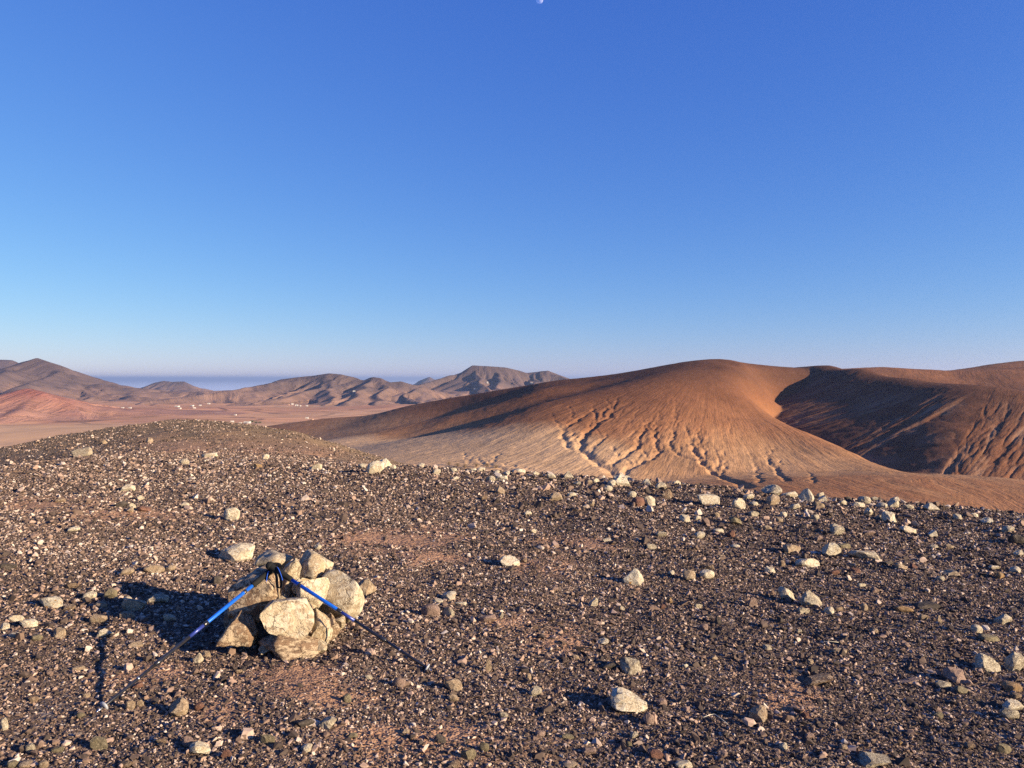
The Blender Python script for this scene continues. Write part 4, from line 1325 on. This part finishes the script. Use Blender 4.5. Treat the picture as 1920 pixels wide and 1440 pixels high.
gattr('size', 'FLOAT_VECTOR', 'vector', scl.ravel())
gattr('tint', 'FLOAT', 'value', P[:, 4].astype(np.float32))
gattr('pick', 'INT', 'value', RNG.integers(0, 14, len(P)).astype(np.int32))
gravel = bpy.data.objects.new('gravel', gv); COL.objects.link(gravel)
ng = bpy.data.node_groups.new('gravel_scatter', 'GeometryNodeTree')
ng.interface.new_socket('Geometry', in_out='INPUT', socket_type='NodeSocketGeometry')
ng.interface.new_socket('Geometry', in_out='OUTPUT', socket_type='NodeSocketGeometry')
gi = ng.nodes.new('NodeGroupInput'); go = ng.nodes.new('NodeGroupOutput')
ci = ng.nodes.new('GeometryNodeCollectionInfo'); ci.inputs['Collection'].default_value = src
ci.inputs['Separate Children'].default_value = True; ci.inputs['Reset Children'].default_value = True
ip = ng.nodes.new('GeometryNodeInstanceOnPoints'); ip.inputs['Pick Instance'].default_value = True
def named(t, name):
    n = ng.nodes.new('GeometryNodeInputNamedAttribute'); n.data_type = t; n.inputs['Name'].default_value = name
    return n.outputs['Attribute']
ng.links.new(gi.outputs[0], ip.inputs['Points']); ng.links.new(ci.outputs[0], ip.inputs['Instance'])
ng.links.new(named('INT', 'pick'), ip.inputs['Instance Index'])
er = ng.nodes.new('FunctionNodeEulerToRotation'); ng.links.new(named('FLOAT_VECTOR', 'turn'), er.inputs[0]); ng.links.new(er.outputs[0], ip.inputs['Rotation'])
ng.links.new(named('FLOAT_VECTOR', 'size'), ip.inputs['Scale'])
ng.links.new(ip.outputs[0], go.inputs[0])
md = gravel.modifiers.new('scatter', 'NODES'); md.node_group = ng
tag(gravel, kind='stuff')
# ------------------------------------------------------------------ the air: far things fade to blue
def haze_box():
    M = bpy.data.materials.new('haze_air'); M.use_nodes = True
    n, l = M.node_tree.nodes, M.node_tree.links
    n.clear()
    out = n.new('ShaderNodeOutputMaterial'); v = n.new('ShaderNodeVolumePrincipled')
    v.inputs['Color'].default_value = (0.56, 0.71, 1.0, 1)
    v.inputs['Density'].default_value = 2.8e-5
    v.inputs['Anisotropy'].default_value = 0.35
    l.new(v.outputs[0], out.inputs['Volume'])
    bm = bmesh.new(); bmesh.ops.create_cube(bm, size=1.0)
    for q in bm.verts:
        q.co = ((q.co.x) * 420000, 205000 if q.co.y > 0 else -8000, 195 if q.co.z > 0 else -420)
    o = bm_obj('haze', bm, M)
    return tag(o, kind='stuff')
haze_box()
# ------------------------------------------------------------------ moon, low in the evening sky
def moon():
    M = Mat('moon_rock', 1.0, 0.0)
    n = M.noise(M.obj(), 1.8, 5, .6)
    M.color(M.ramp(n, [(0.38, (0.13, 0.13, 0.145)), (0.6, (0.22, 0.22, 0.24))]))
    # the blue air in front of it lies over its dark side
    out = [x for x in M.n if x.type == 'OUTPUT_MATERIAL'][0]
    tr = M.new('ShaderNodeBsdfTransparent'); ad = M.new('ShaderNodeAddShader')
    M.put(tr.outputs[0], ad.inputs[0]); M.put(M.b.outputs[0], ad.inputs[1]); M.put(ad.outputs[0], out.inputs['Surface'])
    bm = bmesh.new(); bmesh.ops.create_uvsphere(bm, u_segments=48, v_segments=32, radius=1.0)
    bmesh.ops.delete(bm, geom=[f for f in bm.faces if f.calc_center_median().y > .05], context='FACES')
    o = bm_obj('moon', bm, M.m, None, True)
    d = 120000.0
    v = Vector(((1011.5 - CX) / F, 1, (HOR - 3.0) / F)).normalized() * d
    o.location = v; R_ = 6.6 / F * d * .9
    o.scale = (R_, R_, R_)
    tag(o, 'pale gibbous moon cut by the top edge of the blue sky', 'moon')
moon()

# ------------------------------------------------------------------ houses out on the plain
WALL = Mat('whitewash', .9, .1); WALL.color(WALL.mix(1.0, (0.52, 0.49, 0.45), WALL.ramp(WALL.noise(WALL.obj(), .5, 3, .6), [(0.3, .85), (0.7, 1.05)]), 'MULTIPLY')); WALL = WALL.m
EARTHW = Mat('earth_wall', .9, .1); EARTHW.color(EARTHW.mix(1.0, (0.42, 0.27, 0.19), EARTHW.ramp(EARTHW.noise(EARTHW.obj(), .5, 3, .6), [(0.3, .8), (0.7, 1.1)]), 'MULTIPLY')); EARTHW = EARTHW.m
ROOF = Mat('flat_roof', .9, .1); ROOF.color(ROOF.mix(1.0, (0.50, 0.42, 0.36), ROOF.ramp(ROOF.noise(ROOF.obj(), .6, 3, .6), [(0.3, .85), (0.7, 1.1)]), 'MULTIPLY')); ROOF = ROOF.m
OPEN = Mat('dark_opening', .4, .4); OPEN.color(OPEN.mix(OPEN.noise(OPEN.obj(), 1.0, 2, .5), (0.03, 0.03, 0.035), (0.06, 0.05, 0.045))); OPEN = OPEN.m
def box(bm, x0, x1, y0, y1, z0, z1):
    r = bmesh.ops.create_cube(bm, size=1.0)
    for v in r['verts']:
        v.co = (x0 if v.co.x < 0 else x1, y0 if v.co.y < 0 else y1, z0 if v.co.z < 0 else z1)
plain_xs = None
def plain_z(px, py):
    Y = np.geomspace(900, 9000, 1500); X = (px - CX) / F * Y
    d = (HOR - py) / F * Y - plain_fn(X, Y)
    k = np.nonzero(d < 0)[0]
    k = k[0] if len(k) else 700
    return X[k], Y[k], float(plain_fn(X[k:k + 1], Y[k:k + 1])[0])
hr_ = random.Random(9)
def house(px, py, wpx, hpx, label, wall=None, spot=None):
    x, y, z = spot or plain_z(px, py)
    W = .75 * wpx / F * y; H = max(.8 * hpx / F * y, 3.2); D = W * hr_.uniform(.5, .8)
    root = bpy.data.objects.new('house', None); COL.objects.link(root); root.location = (x, y, z)
    root.rotation_euler = (0, 0, hr_.uniform(-.25, .25))
    tag(root, label, 'house', 'white houses scattered over the plain')
    wall = wall or WALL
    bm = bmesh.new(); box(bm, -W / 2, W / 2, 0, D, -2, H)
    if W > 14: box(bm, W * .12, W * .48, -D * .35, -.004, -2, H * .72)
    bm_obj('wall', bm, wall, root)
    t = .35
    bm = bmesh.new()
    box(bm, -W / 2, W / 2, 0, t, H + .003, H + .6); box(bm, -W / 2, W / 2, D - t, D, H + .003, H + .6); box(bm, -W / 2, -W / 2 + t, t + .003, D - t - .003, H + .003, H + .6); box(bm, W / 2 - t, W / 2, t + .003, D - t - .003, H + .003, H + .6)
    bm_obj('parapet', bm, wall, root)
    bm = bmesh.new(); box(bm, -W / 2 + t + .004, W / 2 - t - .004, t + .004, D - t - .004, H + .003, H + .08); bm_obj('roof', bm, ROOF, root)
    n = max(2, int(W * .62 / 4))
    for i in range(n):
        xx = -W / 2 + W * .6 * (i + .5) / n
        bm = bmesh.new()
        if i == n // 2: box(bm, xx - .6, xx + .6, -.06, .02, -1.0, 2.1)
        else: box(bm, xx - .55, xx + .55, -.06, .02, 1.0, 2.2)
        bm_obj('door' if i == n // 2 else 'window', bm, OPEN, root)
HOUSES = [(462, 794, 15, 4, 'long white farmhouse beside dark trees just past the mound'), (435, 792, 8, 3, 'low white house left of the long white farmhouse'), (450, 795, 7, 3, 'small white shed touching the long white farmhouse'),
          (191, 768, 6, 2.6, 'white house at the foot of the red hill'), (229, 766, 6, 2.4, 'pale house between two white ones right of the red hill'), (243, 766, 6, 2.6, 'bright white house furthest right of the red hill group'),
          (331, 763, 10, 2.4, 'wide white house at the left end of the middle hamlet'), (336, 767, 6, 2.4, 'small white house below the wide one in the middle hamlet'), (359, 762, 8, 2.8, 'white house in the centre of the middle hamlet'),
          (364, 766, 6, 2.4, 'white house in front of the centre of the middle hamlet'), (375, 761, 5, 2.4, 'little white house right of the middle hamlet centre'), (391, 758, 6, 2.4, 'white house standing last on the right of the middle hamlet'),
          (294, 757, 4, 2.4, 'tiny white house on the dark slope left of the middle hamlet'), (325, 756, 5, 2.4, 'tiny white house highest above the middle hamlet'),
          (532, 758, 6, 3, 'white house at the left end of the village below the rounded mountain'), (540, 760, 5, 2.6, 'earth-coloured house second in the village below the rounded mountain'), (548, 759, 5, 3, 'white house in the middle of the village below the rounded mountain'),
          (556, 761, 7, 2.6, 'wide white house in the village below the rounded mountain'), (562, 762, 4, 2.4, 'small house right of the wide one in the mountain village'), (575, 762, 5, 2.4, 'white house apart at the right end of the mountain village'),
          (575, 785, 7, 3, 'white house where the brown hill meets the plain'), (583, 788, 8, 2.4, 'grey-white shed beside the house where hill meets plain'), (440, 779, 6, 2.2, 'pink-white house alone in the near fields')]
for i, h in enumerate(HOUSES):
    house(*h, wall=EARTHW if i in (15, 21) else None)
dgm = bpy.context.evaluated_depsgraph_get()
dgm.update()
def mountain_spot(px, py):
    d = Vector(((px - CX) / F, 1, (HOR - py) / F)).normalized()
    best = None
    for o in bpy.data.objects:
        if o.name.startswith('mountain'):
            ok, loc, nor, idx = o.ray_cast(Vector((0, 0, 0)), d)
            if ok and (best is None or loc.y < best.y): best = loc.copy()
    return (best.x, best.y, best.z) if best else None
for (px, py, w, h, lab) in ((664, 735, 6, 3, 'small white house on the flank of the rounded mountain'), (890, 731, 5, 3, 'white house low on the table mountain'), (914, 719, 4, 4, 'white tower house high on the table mountain'), (996, 719, 5, 2.4, 'white house at the right end of the table mountain')):
    sp = mountain_spot(px, py)
    if sp: house(px, py, w, h, lab, spot=sp)

# ------------------------------------------------------------------ trees by the farmhouse, dry scrub in the valley and on the rim
LEAF = Mat('dark_leaf', .8, .2); LEAF.color(LEAF.mix(LEAF.noise(LEAF.obj(), 2.0, 3, .6), (0.035, 0.05, 0.025), (0.08, 0.09, 0.045))); LEAF = LEAF.m
TWIG = Mat('dry_twig', .9, .1); TWIG.color(TWIG.mix(TWIG.noise(TWIG.obj(), 6.0, 3, .6), (0.16, 0.11, 0.07), (0.30, 0.22, 0.14))); TWIG = TWIG.m
BARK = Mat('bark', .9, .1); BARK.color(BARK.mix(BARK.noise(BARK.obj(), 4.0, 3, .6), (0.10, 0.07, 0.05), (0.18, 0.13, 0.09))); BARK = BARK.m
def far_tree(px, py, wpx, hpx, label):
    x, y, z = plain_z(px, py)
    W = wpx / F * y; H = hpx / F * y
    root = bpy.data.objects.new('tree', None); COL.objects.link(root); root.location = (x, y, z)
    tag(root, label, 'tree', 'dark trees by the farmhouse')
    bm = bmesh.new(); tube(bm, [(0, 0, -1), (0, 0, H * .3), (W * .05, 0, H * .6)], [W * .04, W * .03, W * .015], 8); bm_obj('trunk', bm, BARK, root)
    bm = bmesh.new()
    for k in range(420):
        a = Vector((hr_.gauss(0, .3) * W * .8, hr_.gauss(0, .3) * W * .7, H * .62 + hr_.gauss(0, .22) * H * .7))
        if a.z < H * .15: continue
        u = Vector((hr_.gauss(0, 1), hr_.gauss(0, 1), hr_.gauss(0, 1))).normalized(); v = u.orthogonal().normalized(); r = W * .05
        bm.faces.new([bm.verts.new(a + u * r), bm.verts.new(a + v * r), bm.verts.new(a - u * r * .8), bm.verts.new(a - v * r)])
    bm_obj('crown', bm, LEAF, root)
for t in ((472, 793, 8, 5, 'dark bushy tree touching the right end of the long white farmhouse'), (480, 794, 6, 3.5, 'smaller dark tree right of the farmhouse tree'), (487, 794, 6, 3.5, 'last dark tree in the row beside the farmhouse'), (535, 797, 10, 3, 'low dark tree clump alone in the fields past the mound')):
    far_tree(*t)

def dry_shrub(x, y, z, W, H, n, label, group):
    bm = bmesh.new()
    for k in range(n):
        a = hr_.uniform(0, 6.283); sp = abs(hr_.gauss(0, .45)); 
        p = [Vector((0, 0, -.05 * H))]
        dx, dy = math.cos(a) * sp * W, math.sin(a) * sp * W
        for s in range(1, 4):
            f = s / 3
            p.append(Vector((dx * f + hr_.gauss(0, .03) * W, dy * f + hr_.gauss(0, .03) * W, H * f * hr_.uniform(.7, 1.05) * (1 - .35 * sp))))
        r = W * .012
        tube(bm, p, [r, r * .8, r * .6, r * .3], 4)
        for q in range(3):
            b = p[2] + Vector((hr_.gauss(0, .1) * W, hr_.gauss(0, .1) * W, hr_.uniform(.0, .25) * H)); tube(bm, [p[2], b], [r * .5, r * .25], 4)
    o = bm_obj('dry_shrub', bm, TWIG, None); o.location = (x, y, z)
    tag(o, label, 'shrub', group)
def hill_z(x, y):
    i = int(np.clip(np.searchsorted(hu, x / y) - 1, 0, len(hu) - 2)); j = int(np.clip(np.searchsorted(hy, y) - 1, 0, len(hy) - 2))
    return float(HZ[j, i])
shr = [(842, 872, 'leftmost grey shrub in the little gully below the rim'), (858, 875, 'second grey shrub in the little gully below the rim'), (872, 877, 'third grey shrub in the gully beside the pale fan'), (893, 876, 'grey shrub alone in the gap of the gully'), (913, 874, 'dark shrub above the bend of the gully'), (930, 878, 'last dark shrub at the right end of the gully')]
for (px, py, lab) in shr:
    x, y = hill_hit(px, py)
    dry_shrub(x, y, hill_z(x, y), 4.5, 3.2, 60, lab, 'shrubs in the gully below the rim')
x, y = hit(1771, 958)
dry_shrub(x, y, float(gz(x, y)), .10, .16, 14, 'tiny dry shrub sticking up on the right rim beside a pale wedge', 'shrubs on the rim')

# straws
def straw(pts, label):
    P3 = []
    for (px, py) in pts:
        x, y = hit(px, py); P3.append((x, y, float(gz(x, y)) + .018))
    o0 = Vector(P3[0]); bm = bmesh.new(); tube(bm, [Vector(p) - o0 for p in P3], .0016, 6)
    M_ = STRAW
    o = bm_obj('dry_straw', bm, M_, None, True); o.location = o0
    tag(o, label, 'straw', 'straws lying on the gravel')
STRAW = Mat('dry_straw', .6, .3); STRAW.color(STRAW.mix(STRAW.noise(STRAW.obj(), 30, 2, .5), (0.62, 0.55, 0.40), (0.72, 0.66, 0.5))); STRAW = STRAW.m
straw([(1539, 1211), (1556, 1210), (1574, 1211)], 'straight pale straw above a flat tan stone')
straw([(1320, 1354), (1332, 1350), (1341, 1349), (1352, 1356), (1366, 1368)], 'bent pale straw left of the rough tan rock')

# pale dirt tracks on the plain
TRACK = Mat('dirt_track', .95, .05); TRACK.color(TRACK.mix(TRACK.noise(TRACK.pos(), .02, 4, .6), (0.62, 0.47, 0.33), (0.72, 0.58, 0.42))); TRACK = TRACK.m
for pts in ([(238, 755.5), (252, 756), (268, 757.5)], [(300, 765), (312, 764), (322, 763)], [(200, 771), (260, 770), (330, 771), (420, 774)], [(470, 766), (520, 763), (560, 763.5), (640, 762)]):
    V_, F_ = [], []
    P_ = []
    for (a, b) in zip(pts[:-1], pts[1:]):
        for k in range(12):
            t = k / 12; P_.append(plain_z(a[0] + (b[0] - a[0]) * t, a[1] + (b[1] - a[1]) * t))
    for i, (x, y, z) in enumerate(P_):
        for d in (-7, 7):
            V_.append((x, y + d, float(plain_fn(np.array([x]), np.array([y + d]))[0]) + 1.2))
        if i: F_.append((2 * i - 2, 2 * i - 1, 2 * i + 1, 2 * i))
    tag(mesh_obj('track', V_, F_, TRACK), kind='structure')
